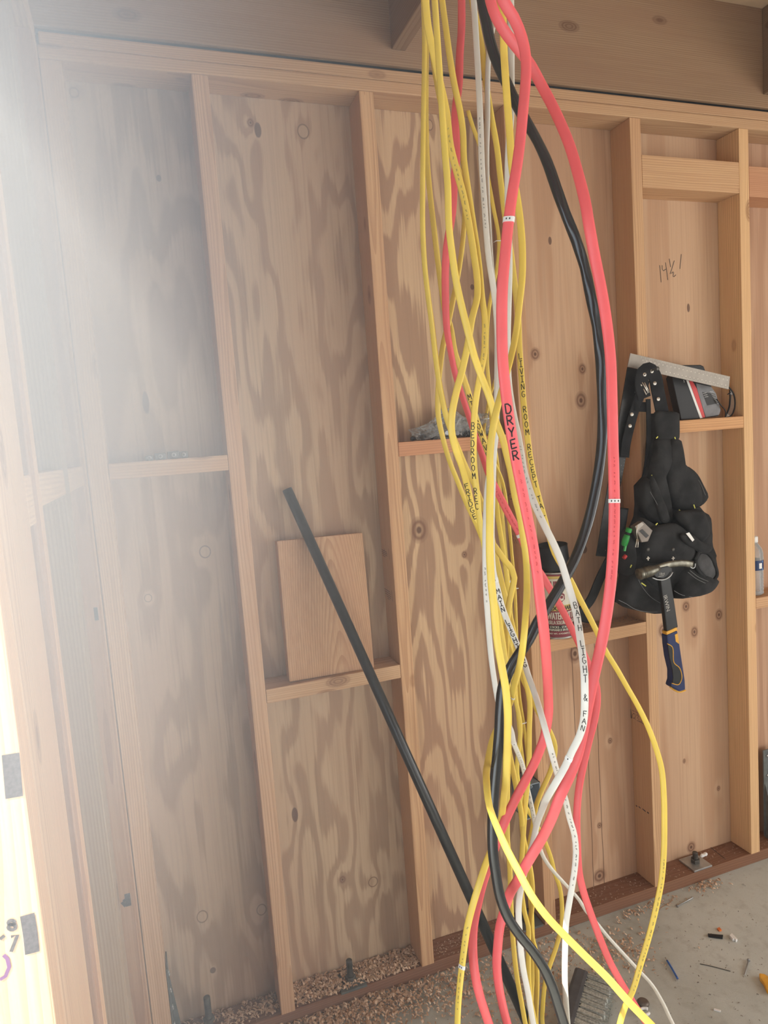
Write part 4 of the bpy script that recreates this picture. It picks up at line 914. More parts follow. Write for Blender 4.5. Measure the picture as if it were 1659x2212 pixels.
# wrecking bar standing on the dusty block
foot = at(1268, 1337, Z=.9225)
wp = [at(1348, 1097, Y=-.012), at(1341, 1140, Y=-.010), at(1325, 1190, Y=.000), at(1298, 1245, Y=.018), at(1275, 1297, Y=.035), at(1262, 1313, Y=.040), at(1254, 1323, Y=.044), at(1258, 1333, Y=.044), at(1275, 1337.5, Y=.046)]
wp = [Vector((p.x, p.y, max(p.z, .9305))) for p in wp]
R = sweep('wrecking_bar', wp, .0270, .0085, M['barsteel'], None, [(-2, 0), (0, 0)], 5.0, .006)
tag(R.o, 'black wrecking bar with hooked foot standing on the dusty block', 'pry bar')
# ------------------------------------------------------------------ framing square hung on the stud
SQY = -.014
fq = empty('framing_square', at(1362, 790, Y=SQY), 'steel framing square hanging behind the tool belt strap', 'framing square')
g = G(); g.slab(px_poly([(1362, 763), (1577, 813.5), (1574, 841), (1388, 799), (1356, 792)], Y=SQY), (0, .003, 0)); g.build('tongue', M['square'], fq)
g = G(); g.slab(px_poly([(1355.9, 793), (1387.8, 799.6), (1350, 1000), (1312, 1203), (1288, 1201), (1324, 985)], Y=SQY), (0, .003, 0)); g.build('blade', M['blade'], fq)  # same steel as the tongue, its dark reflection painted in
def ticks(name, A, Bp, n, edge, length, row, mat):
    g = G()
    for i in range(n):
        k = (i + .5) / n; a = Vector((A[0] + (Bp[0] - A[0]) * k, A[1] + (Bp[1] - A[1]) * k)); d = Vector((Bp[0] - A[0], Bp[1] - A[1])).normalized(); q = Vector((-d.y, d.x)) * edge
        ln = length * (1.6 if i % 4 == 0 else 1.0)
        g.ribbon(px_poly([a + q * 0.6, a + q * ln], Y=SQY), BK, .0007)
        if i % 4 == 2 and row: g.ribbon(px_poly([a + q * row - d * .8, a + q * row + d * .8], Y=SQY), BK, .0028)
    return g.build(name, M[mat], fq)
ticks('ruler_marks', (1385, 768.6), (1576, 813.5), 88, 1, 3.2, 8.5, 'tick')
ticks('ruler_marks', (1432, 809), (1573.5, 840.5), 66, -1, 3.0, 7.0, 'tick')
ticks('ruler_marks', (1386, 806), (1313, 1200), 60, 1, 3.0, 7.0, 'thread')

# nail that carries the belt and square
nb = at(1397, 803, Y=-.03); g = G(); g.tube([nb + Vector((0, .035, -.004)), nb + Vector((0, -.045, .004))], .0025, 8); g.lathe([(.001, 0), (.006, 0), (.006, .0015), (.001, .0015)], nb + Vector((0, -.045, .004)), (0, -1, 0), 14)
tag(g.build('hanging_nail', M['darksteel']), 'big nail holding up the tool belt on the stud', 'nail')

# ------------------------------------------------------------------ tool belt
tb = empty('tool_belt', at(1430, 1300, Y=-.06), 'black canvas tool belt with pouches hanging from the stud', 'tool belt')
def pf(name, pts, Y, front, back, m='cloth', wr=.004, seed=0.0, rings=5):
    g = G(); g.puff(px_poly(pts, Y=Y), front, back, 0, rings, wr, seed); return g.build(name, M[m], tb)
def bandstrap(name, pts, w, Y, m='strap', t=.0045):
    P = [at(x, y, Y=lerp(Y, y)) for x, y in pts]
    return sweep(name, P, w, t, M[m], tb, 0.0, 6.0, .008, Vector((-.1, -1, .05)).normalized()).o
# webbing: loop over the nail, left tail, cross piece, hanging strap
bandstrap('webbing', [(1392, 860), (1386, 830), (1390, 806), (1403, 798.5), (1414, 812), (1421, 845), (1431, 893)], .0440, [(790, -.050), (900, -.044)])
bandstrap('webbing', [(1394, 820), (1384, 850), (1371, 885), (1361, 920), (1352, 960), (1349, 988)], .0300, [(810, -.034), (990, -.022)])
bandstrap('webbing', [(1369, 878), (1388, 879), (1404, 880)], .0290, -.031)
bandstrap('webbing', [(1400, 862), (1401, 900), (1401, 950), (1397, 1000), (1390, 1040)], .0150, [(860, -.040), (1040, -.030)])
for px, py in ((1393.5, 809), (1409, 802), (1415.5, 828), (1423, 862), (1366, 895), (1362, 920)):
    c = at(px, py, Y=-.0535 if px > 1380 else -.034); g = G(); g.lathe([(.0022, 0), (.0058, 0), (.0058, .0022), (.0022, .0022)], c + Vector((0, .003, 0)), (-.1, -1, .05), 16, close=False)
    g.lathe([(.0003, 0), (.0024, 0), (.0024, .001), (.0003, .001)], c + Vector((0, .003, 0)), (-.1, -1, .05), 12); g.build('grommet', M['rivet'], tb)
g = G(); c = px_poly([(1387, 826), (1400, 848), (1396, 852), (1390, 840)], Y=-.050); g.tube(c, .0020, 8); g.tube(px_poly([(1384, 830), (1386, 834)], Y=-.050), .0020, 8); g.tube(px_poly([(1392, 826), (1402, 848)], Y=-.052), .0018, 8)
g.build('buckle', M['rivet'], tb)
bk = lambda pts: [(1188 + x / 1.59, 713 + y / 1.59) for x, y in pts]
g = G(); g.slab(px_poly(bk([(303, 535), (335, 500), (346, 430), (360, 370), (358, 286), (437, 281), (439, 380), (455, 458), (468, 500), (486, 560), (470, 600), (516, 606), (531, 625), (538, 662), (545, 702), (557, 738), (562, 772), (574, 838), (560, 872), (522, 904), (428, 922), (388, 934), (378, 972), (302, 962), (235, 938), (247, 868), (251, 846), (236, 800), (247, 740), (282, 690), (302, 642), (306, 600)]), Y=-.046), (0, .022, 0), 0, .003)
g.build('canvas_backing', M['cloth'], tb)
pf('shoulder_pad', bk([(357, 284), (398, 279), (436, 282), (441, 300), (440, 372), (420, 382), (380, 380), (362, 372)]), -.050, .016, .008, wr=.003, seed=1)
pf('yoke_strap', bk([(362, 372), (410, 366), (428, 378), (412, 430), (390, 480), (384, 520), (378, 560), (398, 620), (416, 660), (370, 668), (330, 600), (330, 520), (345, 460), (352, 420)]), -.050, .024, .010, wr=.006, seed=2)
pf('yoke_strap', bk([(405, 372), (438, 372), (444, 420), (456, 460), (492, 488), (508, 530), (520, 590), (500, 612), (430, 618), (412, 590), (398, 545), (388, 490), (396, 430)]), -.054, .026, .012, wr=.006, seed=3)
pf('side_loop', bk([(470, 470), (500, 490), (524, 530), (541, 576), (516, 606), (504, 590), (494, 540)]), -.030, .014, .010, wr=.003, seed=4)
pf('side_pocket', bk([(304, 532), (330, 505), (350, 540), (378, 600), (404, 655), (372, 668), (326, 640), (306, 600)]), -.060, .030, .014, wr=.010, seed=5)
pf('flap', bk([(346, 500), (362, 520), (384, 580), (408, 655), (384, 664), (366, 620), (350, 560)]), -.088, .012, .006, wr=.004, seed=6)
pf('pouch_body', bk([(300, 640), (360, 672), (420, 664), (440, 622), (500, 618), (530, 628), (540, 680), (548, 740), (560, 790), (552, 860), (480, 900), (400, 905), (330, 900), (262, 860), (240, 800), (250, 740), (282, 690)]), -.052, .056, .036, wr=.014, seed=7, rings=8)
pf('upper_pouch', bk([(432, 624), (470, 618), (520, 618), (534, 650), (540, 700), (520, 730), (480, 712), (456, 680), (436, 650)]), -.098, .024, .01, wr=.010, seed=8)
pf('centre_pocket', bk([(330, 690), (380, 668), (430, 664), (468, 690), (486, 730), (490, 790), (440, 806), (370, 806), (316, 790), (318, 730)]), -.098, .026, .012, wr=.012, seed=9)
pf('left_pouch', bk([(248, 846), (270, 820), (320, 850), (360, 890), (386, 912), (386, 936), (378, 974), (302, 964), (233, 940), (240, 890)]), -.085, .036, .036, wr=.010, seed=10)
pf('right_pouch', bk([(440, 812), (490, 800), (512, 800), (540, 836), (566, 860), (552, 884), (520, 904), (430, 922), (422, 905), (430, 860)]), -.088, .046, .040, wr=.010, seed=11)
pf('pouch_lining', bk([(504, 788), (516, 766), (540, 772), (562, 806), (570, 842), (552, 858), (524, 838), (508, 812)]), -.124, .006, .004, 'lining', .005, 12)
rim = px_poly(bk([(500, 790), (514, 762), (542, 768), (566, 804), (573, 844), (554, 862), (522, 842), (503, 814), (500, 790)]), Y=-.126)
g = G(); g.tube(spline(rim, .004), .0050, 8); g.build('pouch_rim', M['cloth'], tb)
pf('pocket_flap', bk([(445, 700), (480, 698), (516, 724), (546, 738), (556, 752), (530, 772), (492, 752), (452, 724)]), -.122, .012, .006, wr=.006, seed=13)
pf('tool_sleeve', bk([(244, 700), (268, 682), (280, 740), (284, 800), (276, 850), (250, 842), (238, 790)]), -.085, .028, .016, wr=.005, seed=14)
g = G()
for pl, Y in (([(1374, 1238), (1384, 1262), (1404, 1288), (1428, 1304)], -.128), ([(1336, 1296), (1352, 1304), (1372, 1316), (1400, 1322), (1420, 1322)], -.118), ([(1456, 1276), (1470, 1284), (1496, 1290)], -.122), ([(1490, 1232), (1508, 1246), (1530, 1256)], -.136), ([(1486, 1236), (1504, 1250), (1524, 1260)], -.136), ([(1404, 1062), (1420, 1090), (1434, 1122)], -.096), ([(1494, 1016), (1512, 1042), (1524, 1070)], -.046)):
    g.ribbon(spline(px_poly(pl, Y=Y), .006), BK, .0012)
g.build('stitching', M['thread'], tb)
for pl, Y in (([(1417, 947), (1421, 943)], -.068), ([(1457, 944), (1461, 955)], -.066), ([(1437, 1055), (1440, 1063)], -.070), ([(1466, 1101), (1472, 1106)], -.076), ([(1498, 1090), (1501, 1098)], -.074), ([(1361, 1226), (1364, 1220)], -.124), ([(1385, 1259), (1395, 1266)], -.128), ([(1407, 1026), (1409, 1034)], -.076), ([(1416, 1134), (1420, 1130)], -.120)):
    g = G(); g.ribbon(px_poly(pl, Y=Y), BK, .0034, .001); g.build('bar_tack', M['tack'], tb)
for px in (1399, 1453):
    g = G(); c = at(px, 1187, Y=-.136); g.lathe([(.0005, 0), (.0052, 0), (.0052, .003), (.0005, .0035)], c, BK, 14); g.build('rivet', M['darksteel'], tb)
    g = G(); c = at(px + .5, 1206, Y=-.137)
    g.box(c.x - .005, c.x + .005, c.y - .002, c.y, c.z - .0013, c.z + .0013); g.box(c.x - .0013, c.x + .0013, c.y - .002, c.y, c.z - .006, c.z + .005); g.build('rivet', M['tick'], tb)
# things carried in the belt
g = G(); g.slab(px_poly([(1518, 1178), (1534, 1152), (1541, 1190), (1546, 1222), (1540, 1226), (1526, 1200)], Y=-.044), (0, .002, 0)); g.slab(px_poly([(1483, 1152), (1489, 1150), (1499, 1166), (1497, 1169)], Y=-.128), (0, .001, 0))
pp = G(); pp.slab(px_poly([(1518, 1178), (1534, 1152), (1541, 1190), (1546, 1222), (1540, 1226), (1526, 1200)], Y=-.030), (0, .002, 0)); tag(pp.build('folded_paper', M['paper']), 'white paper sticking out at the right side of the belt', 'paper')
pp = G(); pp.slab(px_poly([(1482, 1152.5), (1489, 1150), (1500, 1166), (1496, 1170)], Y=-.136), (0, .001, 0)); tag(pp.build('folded_paper', M['paper']), 'small white paper corner showing under the pocket flap', 'paper')
tm = empty('knife_case', at(1388, 1170, Y=-.12), 'worn grey case with a dark window tucked in the belt', 'tool')
g = G(); g.slab(px_poly([(1371, 1138), (1389, 1126), (1410, 1146), (1400, 1170), (1386, 1172)], Y=-.134), (0, .020, 0), 0, .002); g.build('case_body', M['tapebody'], tm)
g = G(); g.slab(px_poly([(1381, 1147), (1388, 1143), (1402, 1157), (1396, 1162)], Y=-.1350), (0, .001, 0)); g.build('window', M['blade'], tm)
g = G(); g.slab(px_poly([(1372, 1137), (1386, 1128), (1391, 1133), (1377, 1146)], Y=-.1350), (0, .001, 0)); g.build('face_plate', M['square'], tm)
g = G(); g.tube(px_poly([(1376, 1134), (1375, 1150), (1377, 1164)], Y=-.139), .0012, 6); g.tube(px_poly([(1376, 1164), (1373, 1182), (1378, 1182), (1378, 1165)], Y=-.139), .0016, 6); g.build('lanyard', M['rivet'], tm)
gt = empty('chalk_line', at(1350, 1180, Y=-.10), 'green plastic capped tool in the left sleeve of the belt', 'tool')
a0, a1 = at(1347, 1180, Y=-.112), at(1359, 1142, Y=-.122)
g = G(); ax_ = (a1 - a0).normalized(); L_ = (a1 - a0).length
g.lathe([(.003, 0), (.0085, .004), (.0098, L_ * .35), (.0085, L_ * .62), (.006, L_ * .66)], a0, ax_, 20); g.build('tool_body', M['green'], gt)
g = G(); g.lathe([(.0062, L_ * .66), (.0062, L_ * .80)], a0, ax_, 20); g.build('tool_neck', M['blackpl'], gt)
g = G(); g.lathe([(.0078, L_ * .80), (.0085, L_ * .83), (.0085, L_), (.0075, L_ * 1.03)], a0, ax_, 20); g.build('tool_cap', M['green'], gt)
g = G(); g.box(-.003, .003, -.003, .003, -.018, 0, .001, 0, Matrix.Translation(a0 + Vector((.004, -.004, .004))) @ Matrix.Rotation(.3, 4, 'Y')); g.build('tool_clip', M['green'], gt)
g = G(); g.tube(px_poly([(1352, 1200), (1347, 1206)], Y=-.118), .0055, 10); tag(g.build('marker_pen', M['redpl']), 'red ended marker under the green tool in the belt', 'marker')

# hammer in the belt
HY = -.150
hm = empty('hammer', at(1440, 1250, Y=HY), 'framing hammer with navy and amber grip hanging in the belt', 'hammer')
hp = lambda x, y, Y=HY: at(x, y, Y=Y)
c0, c1 = hp(1379, 1241), hp(1412, 1231)
ax_ = (c1 - c0).normalized(); L_ = (c1 - c0).length; g = G()
g.lathe([(.001, 0), (.0145, 0), (.0165, .002), (.0165, .008), (.0160, .012), (.0150, .0125), (.0150, .016), (.0162, .017), (.0155, L_ * .8), (.0120, L_ * 1.1), (.0105, L_ * 1.3)], c0, ax_, 28)
g.build('striking_face', M['hammersteel'], hm)
R = sweep('claw', [hp(1405, 1232), hp(1428, 1224), hp(1450, 1218.5), hp(1475, 1216.5), hp(1495, 1219.5)], .020, .013, M['hammersteel'], hm, 0.0, 2.6, .005, Vector((0, -1, 0)))
for v in R.o.data.vertices:                    # taper towards the claw tip
    pass
g = G(); g.slab(px_poly([(1409, 1240), (1424, 1227), (1444, 1223), (1452, 1228), (1452, 1244), (1440, 1251), (1420, 1249)], Y=HY - .010), (0, .020, 0), 0, .002); g.build('head_socket', M['barsteel'], hm)
vt, ft = text_mesh('18oz', .0105); g = G(); p0 = hp(1430, 1242, HY - .0107); g.add([p0 + Vector((v.x, 0, v.y)) for v in vt], ft)
g.ribbon(px_poly([(1422, 1245.5), (1434, 1243.5)], Y=HY - .0105), BK, .0012); o = g.build('weight_marking', M['mark'], hm); o['label'] = 'marking reading 18oz'
g = G(); g.slab(px_poly([(1426, 1250), (1448, 1244), (1457, 1300), (1465, 1355), (1440.5, 1366), (1434, 1310)], Y=HY - .007), (0, .014, 0), 0, .003); g.build('shaft', M['barsteel'], hm)
vt, ft = text_mesh('IRWIN', .0185); cx = sum(v.x for v in vt) / len(vt); g = G()
dn = (hp(1444, 1322) - hp(1436, 1285)).normalized(); sd = Vector((-dn.z, 0, dn.x)); sd = sd if sd.x > 0 else -sd
p0 = hp(1440.5, 1303, HY - .0082)
g.add([p0 + dn * (v.x * .92) + sd * (v.y - .0065) for v in vt], ft); o = g.build('shaft_lettering', M['mark'], hm); o['label'] = 'lettering reading IRWIN'
g = G(); g.slab(px_poly([(1439.5, 1365), (1462, 1355), (1464, 1363), (1441, 1373)], Y=HY - .0095), (0, .019, 0), 0, .002); g.build('grip_collar', M['amber'], hm)
g = G(); g.slab(px_poly([(1441, 1372), (1463.5, 1362), (1468, 1390), (1474, 1430), (1480, 1470), (1481, 1490), (1468, 1494), (1449, 1483), (1453, 1470), (1453, 1450), (1446, 1420), (1442.5, 1393)], Y=HY - .012), (0, .024, 0), 0, .004); g.build('grip', M['navy'], hm)
g = G(); g.slab(px_poly([(1443, 1392), (1452, 1398), (1456, 1431), (1468, 1444), (1472, 1466), (1466, 1478), (1453, 1476), (1454.5, 1464), (1453, 1447), (1446.5, 1420)], Y=HY - .0135), (0, .003, 0), 0, .0006); g.build('grip_inlay', M['barsteel'], hm)
g = G(); g.tube(spline(px_poly([(1441.5, 1390.5), (1452, 1397.5), (1456, 1431), (1468.5, 1444), (1472.5, 1466), (1466, 1478.5), (1451, 1476)], Y=HY - .0135), .003), .0013, 8); g.build('grip_trim', M['amber'], hm)
g = G(); g.slab(px_poly([(1458, 1371), (1464, 1368), (1467, 1391), (1460, 1386)], Y=HY - .0128), (0, .003, 0), 0, .0005); g.build('grip_trim', M['amber'], hm)
g = G(); g.tube(spline(px_poly([(1447.5, 1484), (1457, 1491), (1468, 1495), (1481, 1491)], Y=HY - .004), .004), .0022, 8); g.build('grip_trim', M['amber'], hm)
g = G(); g.tube(spline(px_poly([(1409, 1248), (1420, 1252), (1436, 1251.5), (1448, 1244), (1453, 1236)], Y=HY - .014), .003), .0018, 8); g.build('holder_ring', M['steel'], tb)
g = G(); g.tube(spline(px_poly([(1490, 1222), (1494, 1227), (1500, 1226), (1502, 1217)], Y=HY - .004), .003), .0016, 8); g.build('holder_ring', M['steel'], tb)

# ------------------------------------------------------------------ anchor bolts and brackets on the plates
def anchor(px, py, h, label, w=.0375, plate=True, mat='steel'):
    c = at(px, py, Z=PLATE_T + .007); c.y = min(max(c.y, .034), .052)
    e = empty('anchor_bolt', (c.x, c.y, PLATE_T), label, 'bolt', 'anchor bolts in the bottom plate')
    z = PLATE_T + .0005
    if plate:
        g = G(); g.box(c.x - w, c.x + w, c.y - w * .95, c.y + w * .95, z, z + .0062, .001); g.build('square_washer', M[mat], e)
    z += .0065
    g = G(); g.lathe([(.001, 0), (.0145, 0), (.0155, .002), (.0155, .011), (.014, .013), (.001, .013)], (c.x, c.y, z), seg=6, smooth=False); g.build('hex_nut', M['darksteel'], e)
    g = G(); pr = []
    for i in range(int(h / .003)): pr += [(.0088, .013 + i * .003), (.0078, .0145 + i * .003)]
    pr.append((.0005, pr[-1][1])); g.lathe([(.0005, .0125)] + pr, (c.x, c.y, z), seg=18); g.build('threaded_rod', M['darksteel'], e)
anchor(1502, 1862, .024, 'anchor bolt with clean square washer below the hammer')
anchor(759, 2120, .050, 'dusty anchor bolt amid shavings left of the pipe', mat='bracket')
anchor(452, 2206, .060, 'anchor bolt standing in shavings near the left corner', plate=False)
anchor(1150, 2003, .022, 'anchor bolt behind the hanging cables', mat='bracket')
# hold-down at the right edge
hd = empty('hold_down', (1.765, .05, PLATE_T), 'grey steel hold-down bracket cut by the right edge', 'bracket')
xa = at(1648.5, 1650, Y=.060).x; zt = at(1652, 1620, Y=.06).z
g = G(); g.box(xa, xa + .060, .058, .062, PLATE_T + .001, zt); g.build('strap_plate', M['bracket'], hd)
for i in range(6):
    g = G(); zz = zt - .022 - i * .036; g.lathe([(.0005, 0), (.0052, 0), (.004, .0035), (.0005, .0035)], (xa + .016 + .026 * (i % 2), .058, zz), BK, 12); g.build('screw_head', M['steel'], hd)
g = G(); za = at(1651, 1706, Y=.03).z; g.slab([Vector((xa + .004, .056, za)), Vector((xa + .004, .008, PLATE_T + .02)), Vector((xa + .004, .008, PLATE_T + .001)), Vector((xa + .004, .056, PLATE_T + .001))], (.003, 0, 0)); g.build('gusset', M['bracket'], hd)
g = G(); g.box(xa - .002, xa + .064, .008, .060, PLATE_T + .001, PLATE_T + .006); g.build('base_plate', M['bracket'], hd)
g = G(); g.lathe([(.001, 0), (.016, 0), (.016, .014), (.009, .0145), (.009, .045), (.001, .045)], (xa + .026, .032, PLATE_T + .0062), seg=20, smooth=False); g.build('threaded_rod', M['darksteel'], hd)
# bracket in the left corner
hl = empty('hold_down', (-.29, .04, PLATE_T), 'dull grey steel bracket low in the left corner', 'bracket')
g = G(); g.box(-.3105, -.3075, .010, .080, PLATE_T + .001, .255); g.build('strap_plate', M['bracket'], hl)
for i in range(8):
    g = G(); g.lathe([(.0005, 0), (.0050, 0), (.004, .0035), (.0005, .0035)], (-.3075, .024 + .022 * (i % 2), .240 - i * .024), (1, 0, 0), 12); g.build('screw_head', M['steel'], hl)
zt = at(334, 2116, Y=.060).z; xr = at(391, 2207, Y=.060).x
g = G(); g.slab([Vector((-.3070, .060, zt)), Vector((-.3070, .060, PLATE_T + .001)), Vector((xr + .004, .060, PLATE_T + .001)), Vector((xr, .060, PLATE_T + .012))], (0, .003, 0)); g.build('gusset', M['bracket'], hl)
xr2 = at(368, 2207, Y=.020).x
g = G(); g.slab([Vector((-.3070, .020, zt - .03)), Vector((-.3070, .020, PLATE_T + .001)), Vector((xr2 + .004, .020, PLATE_T + .001)), Vector((xr2, .020, PLATE_T + .012))], (0, .003, 0)); g.build('gusset', M['bracket'], hl)

# ------------------------------------------------------------------ brush on the floor
p0, p1 = at(1257, 2095, Z=.045), at(1222, 2212, Z=.045)
dv = (p1 - p0); dv.z = 0; dv.normalize(); sv = Vector((-dv.y, dv.x, 0)); sv = sv if sv.x > 0 else -sv
sv = (sv + dv * .10).normalized()
Lb = .30
br = empty('dust_brush', (p0 + dv * Lb * .5) * 1.0 - Vector((0, 0, .045)), 'grey bristled brush lying on the floor behind the cables', 'brush')
mb = Matrix(((dv.x, sv.x, 0, p0.x), (dv.y, sv.y, 0, p0.y), (0, 0, 1, 0), (0, 0, 0, 1)))
g = G(); g.box(-.002, Lb, -.020, .020, .004, .050, .010, 0, mb); g.build('brush_back', M['brushback'], br)
rnd = random.Random(5); g = G()
for i in range(17):
    u0 = .012 + i * .0172
    g.box(u0 - .0072, u0 + .0072, .019, .083, .008, .046, .004, 0, mb @ Matrix.Rotation(rnd.uniform(-.03, .03), 4, 'Z'))
    for j in range(26):
        u = u0 + rnd.uniform(-.009, .009); z = rnd.uniform(.010, .049)
        g.tube([mb @ Vector((u, .018, z)), mb @ Vector((u + rnd.uniform(-.003, .003), .086 + rnd.uniform(-.004, .006), z + rnd.uniform(-.003, .002)))], .0012, 4, caps=False)
tag(g.build('bristles', M['bristle'], br), kind='stuff')

# ------------------------------------------------------------------ small things on the floor
def nail(pa, pc, label, r=.0019, head=.0045, mat='steel'):
    a, b = at(*pa, Z=.004), at(*pc, Z=.003); d = (b - a).normalized(); g = G()
    g.tube([a, a.lerp(b, .93), b], [r, r, r * .2], 8); g.lathe([(.0004, -.0012), (head, -.0012), (head, .0006), (.0004, .0006)], a, d, 14)
    g.v = [Vector((v.x, v.y, max(v.z, .0004))) for v in g.v]
    tag(g.build('loose_nail', M[mat]), label, 'nail', 'loose nails on the slab')
nail((1463, 1957), (1498, 1938), 'shiny nail lying on the slab below the washer plate')
nail((1617, 2074), (1608, 2107), 'shiny nail lying near the right edge of the slab')
a, b = at(1437, 2068, Z=.004), at(1466, 2118, Z=.004); bw = empty('wire_scrap', a.lerp(b, .5) - Vector((0, 0, .004)), 'short blue insulated wire scrap on the slab', 'wire scrap')
g = G(); g.tube(spline([a.lerp(b, .14), a.lerp(b, .4) + Vector((.001, .001, 0)), a.lerp(b, .93)], .005), .0026, 8); g.build('insulation', M['bluewire'], bw)
g = G(); g.tube([a, a.lerp(b, .16)], .0012, 6); g.tube([a.lerp(b, .92), b], .0012, 6); g.build('bare_wire', M['rivet'], bw)
g = G(); g.slab(px_poly([(1529, 2020), (1549, 2022), (1562, 2023), (1561, 2029), (1544, 2027), (1530, 2025)], Z=.0006), (0, 0, .006), 0, .001); tag(g.build('plastic_wedge', M['blackpl']), 'dark plastic wedge on the slab left of the white clip', 'scrap')
g = G(); g.slab(px_poly([(1576, 2025), (1581, 2020.5), (1593, 2033), (1590, 2036), (1586, 2032.5), (1583, 2034)], Z=.0006), (0, 0, .008), 0, .001); tag(g.build('cable_clip', M['paper']), 'white plastic cable clip on the slab', 'clip')
g = G(); g.slab(px_poly([(1543, 2180), (1557, 2184), (1556, 2187), (1542, 2183)], Z=.0006), (0, 0, .003)); tag(g.build('plastic_scrap', M['paper']), 'thin white plastic scrap near the lower right corner', 'scrap')
g = G(); g.slab(px_poly([(1549, 2008), (1554, 2005), (1559, 2011), (1554, 2013)], Z=.0006), (0, 0, .004)); tag(g.build('wood_chip', M['orange']), 'small orange chip above the dark wedge', 'chip')
c = at(1520, 1847, Z=PLATE_T + .005); g = G(); g.puff([c + Vector(q) for q in ((-.016, 0, -.004), (-.010, 0, .006), (0, 0, .004), (.010, 0, .007), (.016, 0, .001), (.010, 0, -.005), (.002, 0, -.002), (-.006, 0, -.005))], .006, .006)
tag(g.build('plastic_insulator', M['paper']), 'small white plastic piece beside the clean washer', 'scrap')
g = G(); g.ribbon(spline(px_poly([(1424, 1963), (1436, 1956), (1447, 1950), (1455, 1938)], Z=.0012), .006), (0, 0, 1), .0032, .0006); tag(g.build('wood_sliver', M['dust']), 'curled pale sliver on the slab beside the yellow cable', 'sliver')
g = G(); g.tube(spline(px_poly([(1512, 2082), (1540, 2088), (1578, 2098)], Z=.0014), .01), .0011, 6); tag(g.build('wire_scrap', M['darksteel']), 'thin bare wire lying right of the blue scrap', 'wire scrap')
g = G(); g.slab(px_poly([(1640, 2110), (1652, 2112), (1664, 2120), (1664, 2152), (1656, 2146), (1648, 2128), (1641, 2120)], Z=.0008), (0, 0, .012), 0, .003); tag(g.build('glove_fingertip', M['amber']), 'yellow scrap cut by the right edge of the slab', 'scrap')
c = at(1389, 2163, Z=.012); g = G(); g.lathe([(.006, 0), (.014, .001), (.016, .008), (.012, .013), (.006, .012)], c - Vector((0, 0, .011)), (.2, .1, 1), 20)
tag(g.build('fastener_cup', M['tapebody']), 'brown rusty cap next to the white ring at the bottom right', 'cap')
g = G(); c = at(1392, 2185, Z=.006); ring = [c + Vector((.014 * math.cos(a), .010 * math.sin(a), 0)) for a in [.3 + i * .42 for i in range(13)]]
g.tube(ring, .0038, 8); tag(g.build('plastic_ring', M['paper']), 'white plastic ring by the bottom yellow and red cables', 'ring')
g = G(); p = at(1532, 1828, Z=PLATE_T + .001); q = at(1567, 1856, Z=PLATE_T + .001); g.ribbon([p, q], (0, 0, 1), .0022, .0004); tag(g.build('plate_crack', M['ink'], None), 'dark split across the plate right of the washer', 'crack')

# ------------------------------------------------------------------ shavings, sawdust and grit
def chips(name, spots, mat, size, label, seed, zbase, heap=.0, curl=True):
    """spots: (n, x0, x1, y0, y1, x centre, y centre, sigma x, sigma y); curled flakes lying on zbase"""
    rnd = random.Random(seed); g = G()
    for n, x0, x1, y0, y1, cx, cy, sx, sy in spots:
        for _ in range(n):
            for _t in range(30):
                x = rnd.gauss(cx, sx); y = rnd.gauss(cy, sy)
                if x0 <= x <= x1 and y0 <= y <= y1: break
            else: continue
            s = size * rnd.uniform(.45, 1.35); hp_ = heap * math.exp(-((x - cx) / sx) ** 2 * .5 - ((y - cy) / sy) ** 2 * .5) * rnd.random()
            yaw = rnd.uniform(0, 6.283); tilt = rnd.uniform(-.6, .6); w = s * rnd.uniform(.18, .42); kk = rnd.uniform(.3, 1.4) if curl else 0
            ca, sa = math.cos(yaw), math.sin(yaw); vs = []
            for i in range(4):
                t = i / 3 - .5; lx = t * s * (1 - .25 * kk * abs(t)); lz = kk * s * (.25 - t * t) * 1.1 + .0008
                for sg in (-1, 1):
                    ly = sg * w / 2; zz = zbase + hp_ + lz + ly * math.sin(tilt)
                    vs.append((x + lx * ca - ly * sa, y + lx * sa + ly * ca, max(zbase + .0003, zz + w * .3 * abs(math.sin(tilt)))))
            g.add(vs, [[2 * i, 2 * i + 1, 2 * i + 3, 2 * i + 2] for i in range(3)])
    return tag(g.build(name, M[mat]), label, 'shavings', None, 'stuff')
E9 = 9.0
chips('wood_shavings', [(1500, .003, .366, .007, .086, .10, .05, .22, .05), (600, .15, .366, .007, .086, .30, .05, .06, .04), (420, -.31, -.04, .007, .086, -.12, .03, .16, .04)], 'chips', .0115, 'pale curled shavings heaped on the bottom plate left of the pipe', 3, PLATE_T + .0006, .012)
chips('wood_shavings', [(2600, -.35, .50, -.30, .002, .14, -.03, .20, .055), (700, -.35, .20, -.35, .002, -.10, -.06, .16, .10)], 'chips', .0120, 'thick drift of pale shavings on the slab along the plate', 4, .0006, .014)
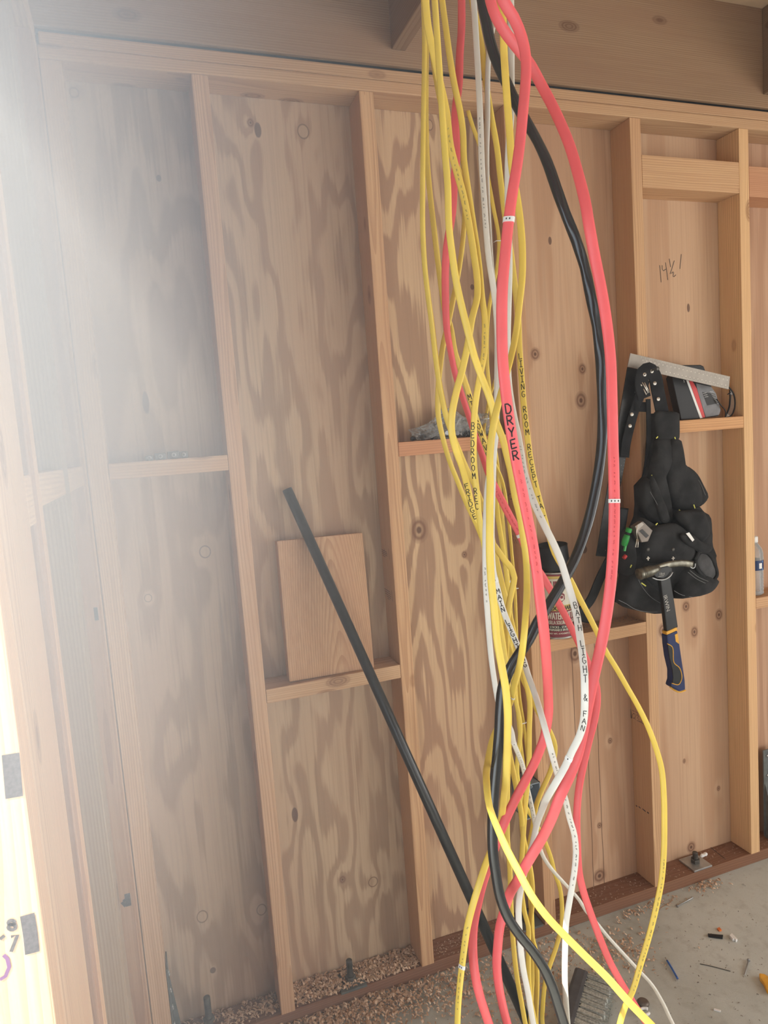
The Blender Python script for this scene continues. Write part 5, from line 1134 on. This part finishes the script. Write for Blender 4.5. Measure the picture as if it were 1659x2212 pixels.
chips('wood_shavings', [(450, .3, .95, -.35, .002, .62, -.05, .16, .06), (500, .40, 1.0, -.45, .0, .62, -.16, .12, .05), (300, .85, 1.2, -.42, -.02, .93, -.13, .06, .045), (120, 1.0, 1.3, -.1, .0, 1.13, -.028, .07, .015), (90, 1.28, 1.5, -.1, .0, 1.37, -.022, .035, .012)], 'chips', .0105, 'sparse shavings scattered over the slab under the cables', 5, .0006, .004)
chips('sawdust', [(500, .40, 2.0, .006, .086, .9, .05, .5, .03), (160, .41, .77, .006, .086, .5, .04, .1, .03)], 'dust', .0048, 'fine pale dust on the bottom plate right of the pipe', 6, PLATE_T + .0006, 0, True)
chips('floor_grit', [(1100, .2, 2.4, -1.0, -.01, 1.1, -.35, .5, .3)], 'rubble', .0050, 'fine grit and crumbs over the concrete slab', 7, .0004, 0, True)
chips('sawdust', [(420, .82, 1.18, .004, .086, 1.06, .05, .12, .03)], 'rubble', .0040, 'grey dust on the block with the putty can', 8, .9216, 0, True)

# ------------------------------------------------------------------ haze volume added to stand in for lens glare
n = N('lens_glare_volume')
v = n.new('ShaderNodeVolumeScatter'); v.inputs['Color'].default_value = (0.97, 0.98, 1.0, 1); v.inputs['Anisotropy'].default_value = -0.1
HC = Vector((-.42, -1.02, 1.74)); HS = (.345, 1.12, .66)
q = n.new('ShaderNodeVectorMath', operation='LENGTH')
q2 = n.new('ShaderNodeVectorMath', operation='DIVIDE'); q2.inputs[1].default_value = HS
n.put(q2.inputs[0], n.coords('Object')); n.put(q.inputs[0], q2.outputs[0])
n.put(v.inputs['Density'], n.math('MULTIPLY', n.math('POWER', n.math('SUBTRACT', 1.0, q.outputs['Value'], clamp=True), 1.3), 2.0))
n.t.links.new(v.outputs[0], n.n['Material Output'].inputs['Volume']); n.n.remove(n.bsdf)
bm = bmesh.new(); bmesh.ops.create_uvsphere(bm, u_segments=48, v_segments=28, radius=1.0)
g = G(); g.bm(bm, 0, True, Matrix.Translation(HC) @ Matrix.Diagonal((*HS, 1)))
g.v = [Vector((max(p.x, -.3562), min(p.y, -.003), min(p.z, 2.404))) for p in g.v]        # stops at the framing
tag(g.build('glare_haze', n.m, None, HC), 'pale added haze standing in for lens glare along the left wall', 'haze', None, 'stuff')
